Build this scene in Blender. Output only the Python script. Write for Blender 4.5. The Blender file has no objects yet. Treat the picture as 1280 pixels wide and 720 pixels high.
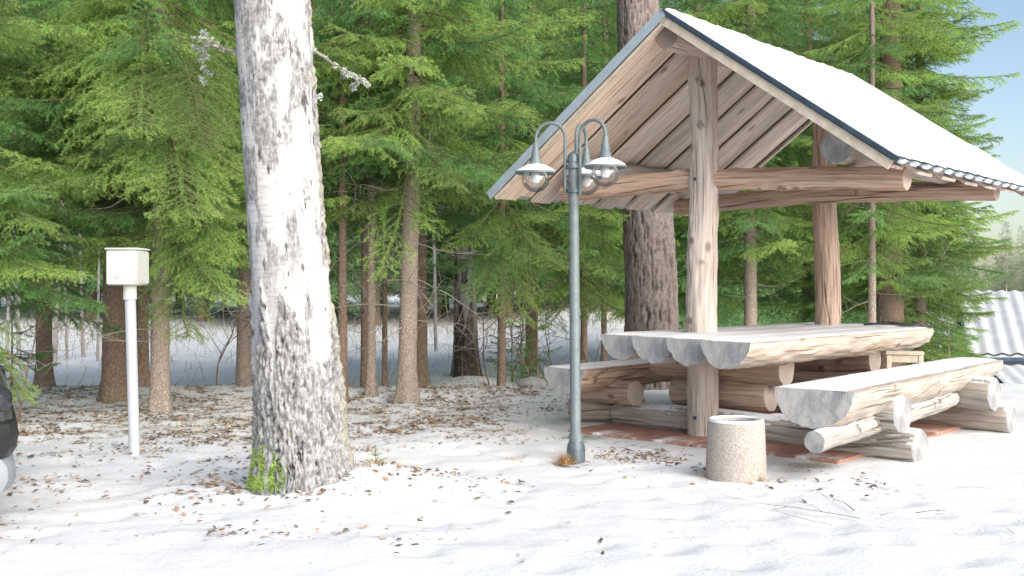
import bpy, math, random
import numpy as np
from mathutils import Vector, Matrix

R = math.radians
random.seed(7)
rng = np.random.default_rng(7)
S = bpy.context.scene
COL = S.collection

# ------------------------------------------------------------------ camera, world, sun, exposure
CAMZ, F = 1.15, 1300.0                     # eye height (m), focal length in pixels of a 1280 px wide picture
cam = bpy.data.cameras.new("camera"); cam.sensor_width = 36.0; cam.lens = 36.0 * F / 1280.0
cam.clip_start = 0.05; cam.clip_end = 2000
camo = bpy.data.objects.new("camera", cam); COL.objects.link(camo)
camo.location = (0, 0, CAMZ); camo.rotation_euler = (R(90), 0, 0)
S.camera = camo
S.render.resolution_x, S.render.resolution_y = 1024, 576

SUN_EL, SUN_AZ = 31.0, 144.0               # azimuth clockwise from +Y: light comes from the right, behind the camera
world = bpy.data.worlds.new("World"); S.world = world; world.use_nodes = True
nt = world.node_tree; nt.nodes.clear()
sky = nt.nodes.new("ShaderNodeTexSky"); sky.sky_type = 'NISHITA'; sky.sun_disc = False
sky.sun_elevation = R(SUN_EL); sky.sun_rotation = R(SUN_AZ)
sky.air_density = 1.0; sky.dust_density = 1.6; sky.ozone_density = 0.4
bg = nt.nodes.new("ShaderNodeBackground"); bg.inputs[1].default_value = 0.075
wo = nt.nodes.new("ShaderNodeOutputWorld")
nt.links.new(sky.outputs[0], bg.inputs[0]); nt.links.new(bg.outputs[0], wo.inputs[0])
sun = bpy.data.lights.new("sun", 'SUN'); sun.energy = 2.5; sun.angle = R(70); sun.color = (1.0, 0.965, 0.92)
suno = bpy.data.objects.new("sun", sun); COL.objects.link(suno)
sd = Vector((math.sin(R(SUN_AZ)) * math.cos(R(SUN_EL)), math.cos(R(SUN_AZ)) * math.cos(R(SUN_EL)), math.sin(R(SUN_EL))))
suno.rotation_euler = sd.to_track_quat('Z', 'Y').to_euler(); suno.location = (6, -6, 9)
S.view_settings.view_transform = 'Standard'; S.view_settings.look = 'None'
S.view_settings.exposure = 1.4; S.view_settings.gamma = 1.0
S.cycles.max_bounces = 8; S.cycles.diffuse_bounces = 5; S.cycles.transparent_max_bounces = 8
S.cycles.use_denoising = True

def X_(px, Y): return (px - 640.0) / F * Y
def P(px, py, Y): return Vector(((px - 640.0) / F * Y, Y, CAMZ - (py - 360.0) / F * Y))

# ------------------------------------------------------------------ numeric helpers
def _hash(ix, iy, iz):
    h = (ix.astype(np.int64) * 374761393 + iy.astype(np.int64) * 668265263 + iz.astype(np.int64) * 1442695041) & 0xFFFFFFFF
    h = ((h ^ (h >> 13)) * 1274126177) & 0xFFFFFFFF
    h = (h ^ (h >> 16)) & 0xFFFFFF
    return h / float(0xFFFFFF)

def vnoise(p):
    p = np.asarray(p, float); i = np.floor(p).astype(np.int64); f = p - i; f = f * f * (3 - 2 * f)
    r = 0
    for dx in (0, 1):
        for dy in (0, 1):
            for dz in (0, 1):
                w = (f[:, 0] if dx else 1 - f[:, 0]) * (f[:, 1] if dy else 1 - f[:, 1]) * (f[:, 2] if dz else 1 - f[:, 2])
                r = r + w * _hash(i[:, 0] + dx, i[:, 1] + dy, i[:, 2] + dz)
    return r

def fbm(p, o=4):
    p = np.asarray(p, float); r = np.zeros(len(p)); a = 0.5; s = 0
    for k in range(o):
        r += a * vnoise(p * 2 ** k + 17.3 * k); s += a; a *= 0.5
    return r / s

def worley(p):
    """distance to nearest and second nearest cell point (2-D lattice x,y ; z = seed)"""
    p = np.asarray(p, float); i = np.floor(p).astype(np.int64)
    d1 = np.full(len(p), 9.0); d2 = np.full(len(p), 9.0)
    for dx in (-1, 0, 1):
        for dy in (-1, 0, 1):
            cx, cy = i[:, 0] + dx, i[:, 1] + dy
            qx = cx + _hash(cx, cy, i[:, 2] * 0 + 5); qy = cy + _hash(cx, cy, i[:, 2] * 0 + 9)
            d = np.hypot(p[:, 0] - qx, p[:, 1] - qy)
            n = d < d1
            d2 = np.where(n, d1, np.minimum(d2, d)); d1 = np.where(n, d, d1)
    return d1, d2

def sstep(a, b, x):
    t = np.clip((x - a) / (b - a), 0, 1); return t * t * (3 - 2 * t)

# ------------------------------------------------------------------ mesh helpers
def mesh(name, v, face_sets, mats, attrs=None, uv=None, smooth=True, sharp=None):
    """face_sets: list of (int array (n,k), material index)"""
    me = bpy.data.meshes.new(name)
    v = np.asarray(v, np.float32); me.vertices.add(len(v)); me.vertices.foreach_set('co', v.ravel())
    idx, starts, mi, c = [], [], [], 0
    for f, m in face_sets:
        f = np.asarray(f, np.int32)
        if not len(f): continue
        n, k = f.shape
        idx.append(f.ravel()); starts.append(np.arange(n) * k + c); mi.append(np.full(n, m)); c += n * k
    idx = np.concatenate(idx); starts = np.concatenate(starts); mi = np.concatenate(mi)
    me.loops.add(len(idx)); me.loops.foreach_set('vertex_index', idx.astype(np.int32))
    me.polygons.add(len(starts)); me.polygons.foreach_set('loop_start', starts.astype(np.int32))
    me.polygons.foreach_set('material_index', mi.astype(np.int32))
    me.polygons.foreach_set('use_smooth', np.full(len(starts), smooth))
    for m in mats: me.materials.append(m)
    if uv is not None:
        l = me.uv_layers.new(name='UVMap'); l.data.foreach_set('uv', np.asarray(uv, np.float32)[idx].ravel())
    me.update(calc_edges=True); me.validate()
    for k, a in (attrs or {}).items():
        at = me.attributes.new(k, 'FLOAT', 'POINT'); at.data.foreach_set('value', np.asarray(a, np.float32))
    if sharp is not None and hasattr(me, 'set_sharp_from_angle'): me.set_sharp_from_angle(angle=R(sharp))
    return me

def link(name, me, parent=None, loc=None, rot=None, scale=None):
    o = bpy.data.objects.new(name, me); COL.objects.link(o)
    if parent is not None: o.parent = parent
    if loc is not None: o.location = loc
    if rot is not None: o.rotation_euler = rot
    if scale is not None: o.scale = (scale,) * 3 if not hasattr(scale, '__len__') else scale
    return o

def tag(o, label=None, cat=None, group=None, kind=None):
    if label: o['label'] = label
    if cat: o['category'] = cat
    if group: o['group'] = group
    if kind: o['kind'] = kind
    return o

def thing(name, label, cat, loc=(0, 0, 0), group=None, rot=None):
    o = bpy.data.objects.new(name, None); COL.objects.link(o); o.location = loc
    o.empty_display_size = 0.2
    if rot is not None: o.rotation_euler = rot
    return tag(o, label, cat, group)

class MB:
    """collects simple solids, in world coordinates, for one mesh"""
    def __init__(s): s.v = []; s.f = {3: [], 4: []}; s.n = 0
    def add(s, v, faces):
        v = np.asarray(v, float); s.v.append(v)
        for f in faces:
            if len(f) in (3, 4): s.f[len(f)].append([i + s.n for i in f])
            else:
                for k in range(1, len(f) - 1): s.f[3].append([f[0] + s.n, f[k] + s.n, f[k + 1] + s.n])
        s.n += len(v); return s
    def box(s, c, size, M=None, bev=0.0):
        hx, hy, hz = [a / 2 for a in size]
        if bev <= 0:
            v = [(x, y, z) for x in (-hx, hx) for y in (-hy, hy) for z in (-hz, hz)]
            fs = [(0, 1, 3, 2), (4, 6, 7, 5), (0, 4, 5, 1), (2, 3, 7, 6), (0, 2, 6, 4), (1, 5, 7, 3)]
        else:
            b = min(bev, hx * .9, hy * .9, hz * .9); v = []; fs = []
            ring = [(hx - b, hy), (hx, hy - b), (hx, -hy + b), (hx - b, -hy), (-hx + b, -hy), (-hx, -hy + b), (-hx, hy - b), (-hx + b, hy)][::-1]
            inner = [(max(min(x, hx - b), -hx + b), max(min(y, hy - b), -hy + b)) for x, y in ring]
            for (rg, z) in ((inner, -hz), (ring, -hz + b), (ring, hz - b), (inner, hz)): v += [(x, y, z) for x, y in rg]
            for k in range(3):
                for i in range(8): fs.append((k * 8 + i, k * 8 + (i + 1) % 8, (k + 1) * 8 + (i + 1) % 8, (k + 1) * 8 + i))
            fs.append(tuple(range(7, -1, -1))); fs.append(tuple(range(24, 32)))
        v = [Vector(p) for p in v]
        if M is not None: v = [M @ p for p in v]
        v = [(p.x + c[0], p.y + c[1], p.z + c[2]) for p in v]
        return s.add(v, fs)
    def tube(s, pts, rad, n=8, cap=True):
        pts = [Vector(p) for p in pts]; v = []; fs = []
        if not hasattr(rad, '__len__'): rad = [rad] * len(pts)
        up = None
        for i, p in enumerate(pts):
            d = (pts[min(i + 1, len(pts) - 1)] - pts[max(i - 1, 0)]).normalized()
            if up is None:
                up = Vector((0, 0, 1)) if abs(d.z) < .9 else Vector((1, 0, 0))
            a = d.cross(up).normalized(); b = a.cross(d).normalized(); up = b
            for k in range(n):
                t = 2 * math.pi * k / n
                v.append(p + (a * math.cos(t) + b * math.sin(t)) * rad[i])
        for i in range(len(pts) - 1):
            for k in range(n): fs.append((i * n + k, i * n + (k + 1) % n, (i + 1) * n + (k + 1) % n, (i + 1) * n + k))
        if cap:
            fs.append(tuple(range(n - 1, -1, -1))); fs.append(tuple((len(pts) - 1) * n + k for k in range(n)))
        return s.add([tuple(p) for p in v], fs)
    def lathe(s, c, prof, n=32, cap=False):
        v = []; fs = []
        for r, z in prof:
            for k in range(n):
                t = 2 * math.pi * k / n; v.append((c[0] + r * math.cos(t), c[1] + r * math.sin(t), c[2] + z))
        for i in range(len(prof) - 1):
            for k in range(n): fs.append((i * n + k, i * n + (k + 1) % n, (i + 1) * n + (k + 1) % n, (i + 1) * n + k))
        if cap:
            fs.append(tuple(range(n - 1, -1, -1))); fs.append(tuple((len(prof) - 1) * n + k for k in range(n)))
        return s.add(v, fs)
    def build(s, name, mat, parent=None, smooth=True, sharp=40, attrs=None):
        v = np.concatenate(s.v)
        if parent is not None: v = v - np.array(parent_world(parent))
        sets = [(np.array(s.f[k]), 0) for k in (3, 4) if s.f[k]]
        return link(name, mesh(name, v, sets, [mat], smooth=smooth, sharp=sharp, attrs=attrs), parent)

def parent_world(p):
    loc = Vector((0, 0, 0))
    while p is not None: loc += p.location; p = p.parent
    return tuple(loc)

# ------------------------------------------------------------------ materials
def mat(name, rough=0.8, base=(0.5, 0.5, 0.5)):
    m = bpy.data.materials.new(name); m.use_nodes = True
    b = m.node_tree.nodes['Principled BSDF']; b.inputs['Roughness'].default_value = rough
    b.inputs['Base Color'].default_value = (*base, 1)
    b.inputs['Specular IOR Level'].default_value = 0.25
    return m, N(m.node_tree), b

class N:
    def __init__(s, t): s.t = t
    def n(s, ty, **kw):
        o = s.t.nodes.new(ty)
        for k, v in kw.items(): setattr(o, k, v)
        return o
    def l(s, a, b): s.t.links.new(a, b)
    def val(s, x, sock):
        if hasattr(x, 'bl_idname') or hasattr(x, 'is_linked'): s.l(x, sock)
        else: sock.default_value = (*x, 1) if hasattr(x, '__len__') and len(x) == 3 and sock.type == 'RGBA' else x
    def coord(s, kind='Object'): return s.n('ShaderNodeTexCoord').outputs[kind]
    def attr(s, name): return s.n('ShaderNodeAttribute', attribute_name=name).outputs['Fac']
    def mapping(s, v, sc):
        m = s.n('ShaderNodeMapping'); m.inputs['Scale'].default_value = sc; s.l(v, m.inputs[0]); return m.outputs[0]
    def noise(s, v, sc, det=4, rough=.6, dist=0):
        o = s.n('ShaderNodeTexNoise'); s.l(v, o.inputs['Vector']); o.inputs['Scale'].default_value = sc
        o.inputs['Detail'].default_value = det; o.inputs['Roughness'].default_value = rough; o.inputs['Distortion'].default_value = dist
        return o.outputs['Fac']
    def voro(s, v, sc, feat='F1'):
        o = s.n('ShaderNodeTexVoronoi', feature=feat); s.l(v, o.inputs['Vector']); o.inputs['Scale'].default_value = sc
        return o.outputs['Distance']
    def ramp(s, x, stops):
        o = s.n('ShaderNodeValToRGB'); s.l(x, o.inputs[0]); e = o.color_ramp.elements
        while len(e) < len(stops): e.new(0.5)
        for k, (p, c) in enumerate(stops):
            e[k].position = p; e[k].color = (*c, 1) if hasattr(c, '__len__') else (c, c, c, 1)
        return o.outputs[0]
    def mix(s, f, a, b, mode='MIX'):
        o = s.n('ShaderNodeMix', data_type='RGBA', blend_type=mode)
        s.val(f, o.inputs[0]); s.val(a, o.inputs[6]); s.val(b, o.inputs[7]); return o.outputs[2]
    def math(s, op, a, b=0.0, clamp=False):
        o = s.n('ShaderNodeMath', operation=op, use_clamp=clamp); s.val(a, o.inputs[0]); s.val(b, o.inputs[1]); return o.outputs[0]
    def bump(s, h, b, st=.5, d=.01):
        o = s.n('ShaderNodeBump'); o.inputs['Strength'].default_value = st; o.inputs['Distance'].default_value = d
        s.l(h, o.inputs['Height']); s.l(o.outputs[0], b.inputs['Normal'])
    def normal_z(s):
        g = s.n('ShaderNodeNewGeometry'); x = s.n('ShaderNodeSeparateXYZ'); s.l(g.outputs['Normal'], x.inputs[0]); return x.outputs['Z']
    def rnd(s): return s.n('ShaderNodeObjectInfo').outputs['Random']
    def uv(s): return s.n('ShaderNodeTexCoord').outputs['UV']

def plain(name, base, rough=.6, metal=0.0, var=.25, sc=9.0, bump=0.0, spec=.3):
    m, n, b = mat(name, rough, base); b.inputs['Metallic'].default_value = metal; b.inputs['Specular IOR Level'].default_value = spec
    f = n.noise(n.coord(), sc, 5, .65)
    lo = [c * (1 - var) for c in base]; hi = [min(1, c * (1 + var)) for c in base]
    n.l(n.ramp(f, [(.3, lo), (.7, hi)]), b.inputs['Base Color'])
    n.l(n.ramp(n.noise(n.coord(), sc * 3, 4), [(.3, max(0, rough - .12)), (.7, min(1, rough + .12))]), b.inputs['Roughness'])
    if bump: n.bump(n.noise(n.coord(), sc * 12, 3), b, .5, bump)
    return m

def wood(name, light, dark, grey, greyness=.5, snow=0.0, seedshift=0.0):
    m, n, b = mat(name, .78)
    uv = n.uv()
    add = n.n('ShaderNodeVectorMath', operation='ADD'); n.l(uv, add.inputs[0])
    rn = n.n('ShaderNodeVectorMath', operation='SCALE'); comb = n.n('ShaderNodeCombineXYZ'); n.l(n.rnd(), comb.inputs[0]); n.l(n.rnd(), comb.inputs[1])
    n.l(comb.outputs[0], rn.inputs[0]); rn.inputs['Scale'].default_value = 37.0; n.l(rn.outputs[0], add.inputs[1])
    v = add.outputs[0]
    grain = n.noise(n.mapping(v, (48, 2.2, 1)), 1.0, 6, .65, .4)
    blot = n.noise(n.mapping(v, (5, 1.3, 1)), 1.0, 5, .6, .8)
    c = n.mix(n.ramp(grain, [(.38, 0), (.58, 1)]), dark, light)
    c = n.mix(n.ramp(blot, [(.42, 0), (.68, greyness)]), c, grey)
    crack = n.noise(n.mapping(v, (70, 1.1, 1)), 1.0, 3, .5, .2)
    cm = n.ramp(crack, [(.62, 0), (.67, .8)])
    c = n.mix(cm, c, tuple(x * .35 for x in dark))
    kn = n.voro(n.mapping(v, (4.2, 2.6, 1)), 1.0)
    km = n.ramp(kn, [(.05, .85), (.085, .7), (.15, 0)])
    c = n.mix(km, c, tuple(x * .5 for x in dark))
    c = n.mix(n.attr('knot'), c, tuple(x * .42 for x in dark))
    c = n.mix(n.math('MULTIPLY', n.attr('groove'), .8), c, tuple(x * .25 for x in dark))
    if snow > 0:
        nz = n.normal_z()
        sn = n.noise(n.coord(), 7, 6, .75)
        f = n.math('ADD', n.ramp(nz, [(.35, 0), (.95, 1)]), n.math('MULTIPLY', n.math('SUBTRACT', sn, .5), 2.2))
        f = n.ramp(f, [(.95 - snow * .6, 0), (1.15 - snow * .6 if snow > .25 else .999, 1)])
        c = n.mix(f, c, (.80, .82, .84))
    hs = n.n('ShaderNodeHueSaturation'); n.l(c, hs.inputs['Color']); n.l(n.math('ADD', .78, n.math('MULTIPLY', n.rnd(), .36)), hs.inputs['Value'])
    n.l(n.math('ADD', .70, n.math('MULTIPLY', n.math('FRACT', n.math('MULTIPLY', n.rnd(), 7.3)), .4)), hs.inputs['Saturation'])
    n.l(hs.outputs[0], b.inputs['Base Color'])
    n.bump(n.math('ADD', grain, n.math('MULTIPLY', cm, -1.2)), b, .8, .006)
    return m

def endgrain(name, light, dark, grey):
    m, n, b = mat(name, .85)
    uv = n.uv()
    ln = n.n('ShaderNodeVectorMath', operation='LENGTH'); n.l(uv, ln.inputs[0])
    wob = n.noise(n.mapping(uv, (9, 9, 1)), 1.0, 3)
    d = n.math('ADD', n.math('MULTIPLY', ln.outputs['Value'], 430), n.math('MULTIPLY', wob, 9))
    ring = n.math('SINE', d)
    c = n.mix(n.ramp(ring, [(.0, 0), (1, .35)]), light, dark)
    gr = n.noise(n.mapping(uv, (9, 5, 1)), 1.0, 5, .7)
    c = n.mix(n.ramp(gr, [(.42, 0), (.62, .85)]), c, grey)
    # radial drying cracks
    sp = n.n('ShaderNodeSeparateXYZ'); n.l(uv, sp.inputs[0])
    an = n.math('ARCTAN2', sp.outputs[1], sp.outputs[0])
    cv = n.n('ShaderNodeCombineXYZ'); n.l(n.math('MULTIPLY', an, 2.2), cv.inputs[0]); n.l(n.math('MULTIPLY', n.rnd(), 50), cv.inputs[1])
    cr = n.ramp(n.noise(cv.outputs[0], 2.0, 5, .7), [(.655, 0), (.69, .55)])
    c = n.mix(cr, c, tuple(x * .3 for x in dark))
    n.l(c, b.inputs['Base Color']); n.bump(ring, b, .25, .003)
    return m

M_post = wood("peeled_log", (.60, .48, .39), (.38, .265, .19), (.50, .45, .40), .6)
M_beam = wood("beam_log", (.56, .40, .31), (.37, .23, .155), (.48, .40, .33), .45)
M_table = wood("weathered_log", (.56, .485, .415), (.38, .295, .225), (.40, .38, .36), .7)
M_bench = wood("snowy_log", (.49, .44, .39), (.32, .265, .215), (.40, .38, .35), .7, snow=.7)
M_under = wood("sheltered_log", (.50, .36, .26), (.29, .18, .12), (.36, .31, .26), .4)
M_board = wood("roof_board", (.80, .645, .52), (.52, .355, .25), (.62, .54, .48), .7)
M_end = endgrain("end_grain", (.56, .46, .38), (.36, .25, .18), (.42, .37, .33))
M_endgrey = endgrain("grey_end_grain", (.38, .375, .37), (.25, .245, .24), (.19, .195, .205))
M_enddark = endgrain("brown_end_grain", (.26, .19, .15), (.17, .12, .09), (.22, .18, .16))
M_sheet = plain("galvanised_sheet", (.42, .47, .52), .45, .3, .15)
M_flash = plain("blue_grey_flashing", (.36, .42, .47), .45, .2, .12)
M_verge = plain("dark_verge_metal", (.05, .075, .105), .45, .3, .3)
M_plank = plain("pale_plank", (.56, .48, .38), .75, 0, .2, 14)

def snow_mat():
    m, n, b = mat("snow", .65)
    b.inputs['Base Color'].default_value = (.72, .72, .72, 1)
    b.inputs['Specular IOR Level'].default_value = .2
    co = n.coord(); h = n.math('ADD', n.noise(co, 40, 5, .7), n.math('MULTIPLY', n.noise(co, 9, 3), 1.5))
    n.bump(h, b, .35, .008)
    n.l(n.ramp(n.noise(co, 3, 5), [(.3, (.60, .605, .612)), (.7, (.70, .70, .70))]), b.inputs['Base Color'])
    return m
M_snow = snow_mat()

def ground_mat():
    m, n, b = mat("snowy_ground", .75)
    co = n.coord()
    big = n.noise(co, .9, 5, .6); mid = n.noise(co, 5.5, 6, .68, .3); fine = n.noise(co, 34, 5, .75)
    snow = n.ramp(big, [(.3, (.60, .605, .612)), (.7, (.70, .70, .70))])
    soil = n.ramp(n.noise(co, 16, 5, .7), [(.25, (.07, .05, .036)), (.5, (.22, .155, .105)), (.75, (.42, .33, .22))])
    lit = n.attr('litter')
    v = n.math('ADD', n.math('MULTIPLY', mid, .62), n.math('MULTIPLY', fine, .38))
    thr = n.math('ADD', v, n.math('MULTIPLY', lit, .105))
    f = n.ramp(thr, [(.60, 0), (.67, 1)])
    # green-grey moss and grass film near the shelter
    c = n.mix(f, snow, soil)
    gm = n.ramp(n.math('ADD', n.math('MULTIPLY', fine, .6), n.math('MULTIPLY', n.attr('turf'), .5)), [(.56, 0), (.75, .8)])
    c = n.mix(gm, c, (.17, .17, .085))
    n.l(c, b.inputs['Base Color'])
    grit = n.noise(co, 130, 3, .7)
    n.bump(n.math('ADD', n.math('ADD', n.math('MULTIPLY', mid, 1.2), fine), n.math('MULTIPLY', grit, .45)), b, .6, .014)
    return m
M_ground = ground_mat()

def needle_mat(name, lo, mid, tip, trans=.45):
    m, n, b = mat(name, .55)
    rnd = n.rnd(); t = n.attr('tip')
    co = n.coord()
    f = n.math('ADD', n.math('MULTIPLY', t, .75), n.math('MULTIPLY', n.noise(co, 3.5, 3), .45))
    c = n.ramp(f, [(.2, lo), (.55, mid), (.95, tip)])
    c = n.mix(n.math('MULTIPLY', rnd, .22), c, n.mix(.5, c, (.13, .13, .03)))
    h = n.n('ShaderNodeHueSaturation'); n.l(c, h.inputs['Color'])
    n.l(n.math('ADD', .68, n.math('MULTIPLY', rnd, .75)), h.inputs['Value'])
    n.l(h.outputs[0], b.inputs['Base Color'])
    tr = n.n('ShaderNodeBsdfTranslucent'); n.l(h.outputs[0], tr.inputs[0])
    mx = n.n('ShaderNodeMixShader'); mx.inputs[0].default_value = trans
    out = [x for x in n.t.nodes if x.type == 'OUTPUT_MATERIAL'][0]
    n.l(b.outputs[0], mx.inputs[1]); n.l(tr.outputs[0], mx.inputs[2]); n.l(mx.outputs[0], out.inputs[0])
    return m
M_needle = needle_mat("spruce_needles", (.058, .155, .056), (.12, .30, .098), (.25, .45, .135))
M_needle_sunlit = needle_mat("sunlit_young_needles", (.11, .22, .06), (.22, .40, .10), (.42, .57, .16))  # yellower young growth; the sunlit look of these boughs is put into the colour
M_far = needle_mat("far_spruce_needles", (.07, .16, .065), (.135, .275, .105), (.23, .37, .14))
M_hazy = needle_mat("hazed_far_foliage", (.15, .20, .11), (.24, .30, .17), (.34, .38, .22))  # distance haze is mixed into this paler foliage colour
M_twig = plain("twig_wood", (.16, .11, .075), .85, 0, .4, 20)
M_dead = plain("dead_twig", (.27, .24, .20), .9, 0, .35, 12)
M_lichen = plain("lichen", (.42, .46, .40), .95, 0, .3, 25)
M_dryleaf = None

def bark_mat(name, a, b_, c_, sx=16, sy=3):
    m, n, b = mat(name, .9)
    uv = n.mapping(n.uv(), (sx, sy, 1))
    v = n.noise(uv, 1.6, 6, .7, .5); pl = n.voro(uv, 1.0, 'DISTANCE_TO_EDGE')
    f = n.math('ADD', n.math('MULTIPLY', v, .7), n.math('MULTIPLY', n.ramp(pl, [(0, 0), (.25, 1)]), .35))
    col = n.ramp(f, [(.3, a), (.5, b_), (.78, c_)])
    gr = n.noise(n.coord(), 2.0, 4)
    col = n.mix(n.ramp(gr, [(.45, 0), (.7, .4)]), col, (.24, .24, .20))
    n.l(col, b.inputs['Base Color']); n.bump(f, b, .9, .02)
    return m
M_bark = bark_mat("spruce_bark", (.21, .16, .13), (.38, .305, .25), (.50, .415, .35), 60, 26)
M_barkred = bark_mat("reddish_spruce_bark", (.12, .08, .06), (.225, .155, .115), (.33, .24, .18), 55, 24)

def pine_mat():
    m, n, b = mat("pine_bark", .92)
    cr = n.attr('crack'); co = n.coord()
    v = n.noise(co, 22, 6, .75)
    col = n.ramp(v, [(.3, (.115, .092, .082)), (.55, (.21, .175, .16)), (.75, (.31, .27, .25))])
    col = n.mix(n.ramp(cr, [(.0, 0), (1, .85)]), col, (.075, .05, .04))
    n.l(col, b.inputs['Base Color']); n.bump(v, b, .7, .012)
    return m
def birch_mat(name="birch_bark", k=1.0):
    m, n, b = mat(name, .8)
    br = n.attr('bark'); cr = n.attr('crack'); li = n.attr('lichen')
    uv = n.uv(); co = n.coord()
    st = n.noise(n.mapping(uv, (4.5, 60, 1)), 1.0, 5, .65, .2)
    wh = n.ramp(st, [(.33, (.34, .335, .33)), (.5, (.46, .455, .45)), (.7, (.53, .525, .52))])
    dash = n.noise(n.mapping(uv, (9, 42, 1)), 1.0, 4, .6)
    wh = n.mix(n.ramp(dash, [(.665, 0), (.71, .75)]), wh, (.15, .125, .11))
    gv = n.noise(co, 28, 6, .8)
    gv2 = n.noise(n.mapping(uv, (30, 15, 1)), 1.0, 6, .75, .8)
    gb = n.ramp(n.math('ADD', n.math('MULTIPLY', gv, .45), n.math('MULTIPLY', gv2, .55)), [(.36, (.06, .06, .061)), (.465, (.165, .165, .167)), (.57, (.37, .368, .365))])
    c = n.mix(br, wh, gb)
    c = n.mix(cr, c, (.045, .042, .04))
    lv = n.noise(co, 45, 5, .8)
    lc = n.ramp(lv, [(.3, (.13, .115, .085)), (.7, (.36, .345, .27))])
    c = n.mix(n.math('MULTIPLY', li, n.ramp(lv, [(.35, .2), (.55, 1)])), c, lc)
    if k < 1: c = n.mix(1.0, c, (k, k * .97, k * .93), 'MULTIPLY')
    n.l(c, b.inputs['Base Color']); n.bump(n.math('ADD', gv, dash), b, .6, .006)
    return m
M_pine, M_birch, M_greybirch = pine_mat(), birch_mat(), birch_mat('grey_birch_bark', .5)
M_moss = plain("moss", (.25, .36, .09), .95, 0, .6, 22)
M_concrete = None

# ------------------------------------------------------------------ ground
def hgt(x, y):
    x = np.asarray(x, float); y = np.asarray(y, float)
    z = np.zeros(np.broadcast(x, y).shape)
    left = 1 - sstep(.2, 2.2, x)
    z = z - .16 * sstep(11.2, 12.6, y) * left                      # bank down to the snowy track
    z = z + .10 * np.exp(-((y - 11.0) / .55) ** 2) * left
    z = z + .5 * sstep(18, 34, y) * (1 - sstep(4, 9, x)) + .35 * sstep(15, 26, y) * np.exp(-((x - 1.2) / 2.0) ** 2)
    z = z - 1.7 * sstep(12.0, 22.0, y) * sstep(3.4, 6.0, x)         # falls away to the right, behind the benches
    z = z + .13 * np.exp(-(((x + .76) / .30) ** 2 + ((y - 5.85) / .30) ** 2)) + .06 * np.exp(-(((x + .35) / .28) ** 2 + ((y - 6.0) / .22) ** 2))   # mound at the foot of the birch
    z = z + .05 * np.exp(-(((x + 1.15) / .5) ** 2 + ((y - 5.95) / .5) ** 2))
    z = z + .22 * np.exp(-(((x + .48) / .7) ** 2 + ((y - 12.9) / .45) ** 2))
    return z
def h1(x, y): return float(hgt(np.array([x]), np.array([y]))[0])

ux = np.linspace(-1, 1, 460); gx = 5.0 * np.sinh(ux * 4.6) / np.sinh(4.6) * 18 + ux * 4.2
uy = np.linspace(0, 1, 460); gy = -4 + uy * 17 + 240 * sstep(.55, 1.25, uy) ** 2.2 / 1.0
GX, GY = np.meshgrid(gx, gy)
px_, py_ = GX.ravel(), GY.ravel()
pz = hgt(px_, py_)
q = np.stack([px_, py_, np.zeros_like(px_)], 1)
near = 1 - sstep(14, 22, py_)
lump = fbm(q * 3.1, 4) - .5; lump2 = fbm(q * 13.0 + 5, 3) - .5
def litter_w(x, y):
    b1 = sstep(7.4, 8.6, y) * (1 - sstep(11.4, 12.2, y)) * (1 - sstep(-.3, .75, x + (9.5 - y) * .25))
    b2 = .40 * sstep(6.3, 7.2, y) * (1 - sstep(8.2, 9, y)) * (1 - sstep(-1.4, -.6, x))
    b3 = .95 * np.exp(-(((x - .95) / .42) ** 2 + ((y - 7.15) / .5) ** 2))
    b4 = .55 * np.exp(-(((x + 2.2) / 1.3) ** 2 + ((y - 5.9) / .45) ** 2)) + .40 * np.exp(-(((x + 1.4) / 1.2) ** 2 + ((y - 4.8) / .3) ** 2))
    b5 = .5 * np.exp(-(((x + .45) / .35) ** 2 + ((y - 5.95) / .25) ** 2)) + .55 * np.exp(-(((x + .15) / .5) ** 2 + ((y - 8.1) / .4) ** 2))
    b6 = .6 * np.exp(-(((x + .2) / 1.6) ** 2 + ((y - 12.4) / .6) ** 2))
    b8 = .7 * np.exp(-(((x - 1.36) / .26) ** 2 + ((y - 6.3) / .26) ** 2)) + .6 * np.exp(-(((x - .43) / .16) ** 2 + ((y - 6.93) / .16) ** 2)) + .45 * np.exp(-(((x + 2.56) / .2) ** 2 + ((y - 7.07) / .2) ** 2)) + .6 * np.exp(-(((x + 1.2) / .42) ** 2 + ((y - 5.75) / .36) ** 2))
    b7 = .45 * np.exp(-(((x - 2.3) / .5) ** 2 + ((y - 6.0) / .35) ** 2))
    return np.clip(b1 + b2 + b3 + b4 + b5 + b6 + b7 + b8, 0, 1.1)
lit = litter_w(px_, py_)
pz = pz + near * (lump * (.032 + .05 * np.clip(lit, 0, 1)) + lump2 * (.012 + .022 * np.clip(lit, 0, 1)))
inshel = np.exp(-(((px_ - 2.2) / 1.6) ** 4 + ((py_ - 8.3) / 1.5) ** 4))
d1_, d2_ = worley(np.stack([px_ * 2.6, py_ * 2.6, px_ * 0], 1))
pz = pz - near * .022 * sstep(.30, .16, d1_) * sstep(.34, .44, fbm(q * .7 + 40, 2)) * (1 - np.clip(lit, 0, 1))
pz = pz * (1 - .75 * inshel)
turf = .9 * np.exp(-(((px_ - .55) / .3) ** 2 + ((py_ - 8.05) / .3) ** 2)) + .9 * np.exp(-(((px_ - 1.95) / .25) ** 2 + ((py_ - 6.75) / .2) ** 2)) + .4 * np.exp(-(((px_ - 1.3) / .5) ** 2 + ((py_ - 6.9) / .3) ** 2))
nx, ny = len(gx), len(gy)
ii = (np.arange(ny - 1)[:, None] * nx + np.arange(nx - 1)[None, :]).ravel()
gf = np.stack([ii, ii + 1, ii + nx + 1, ii + nx], 1)
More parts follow.
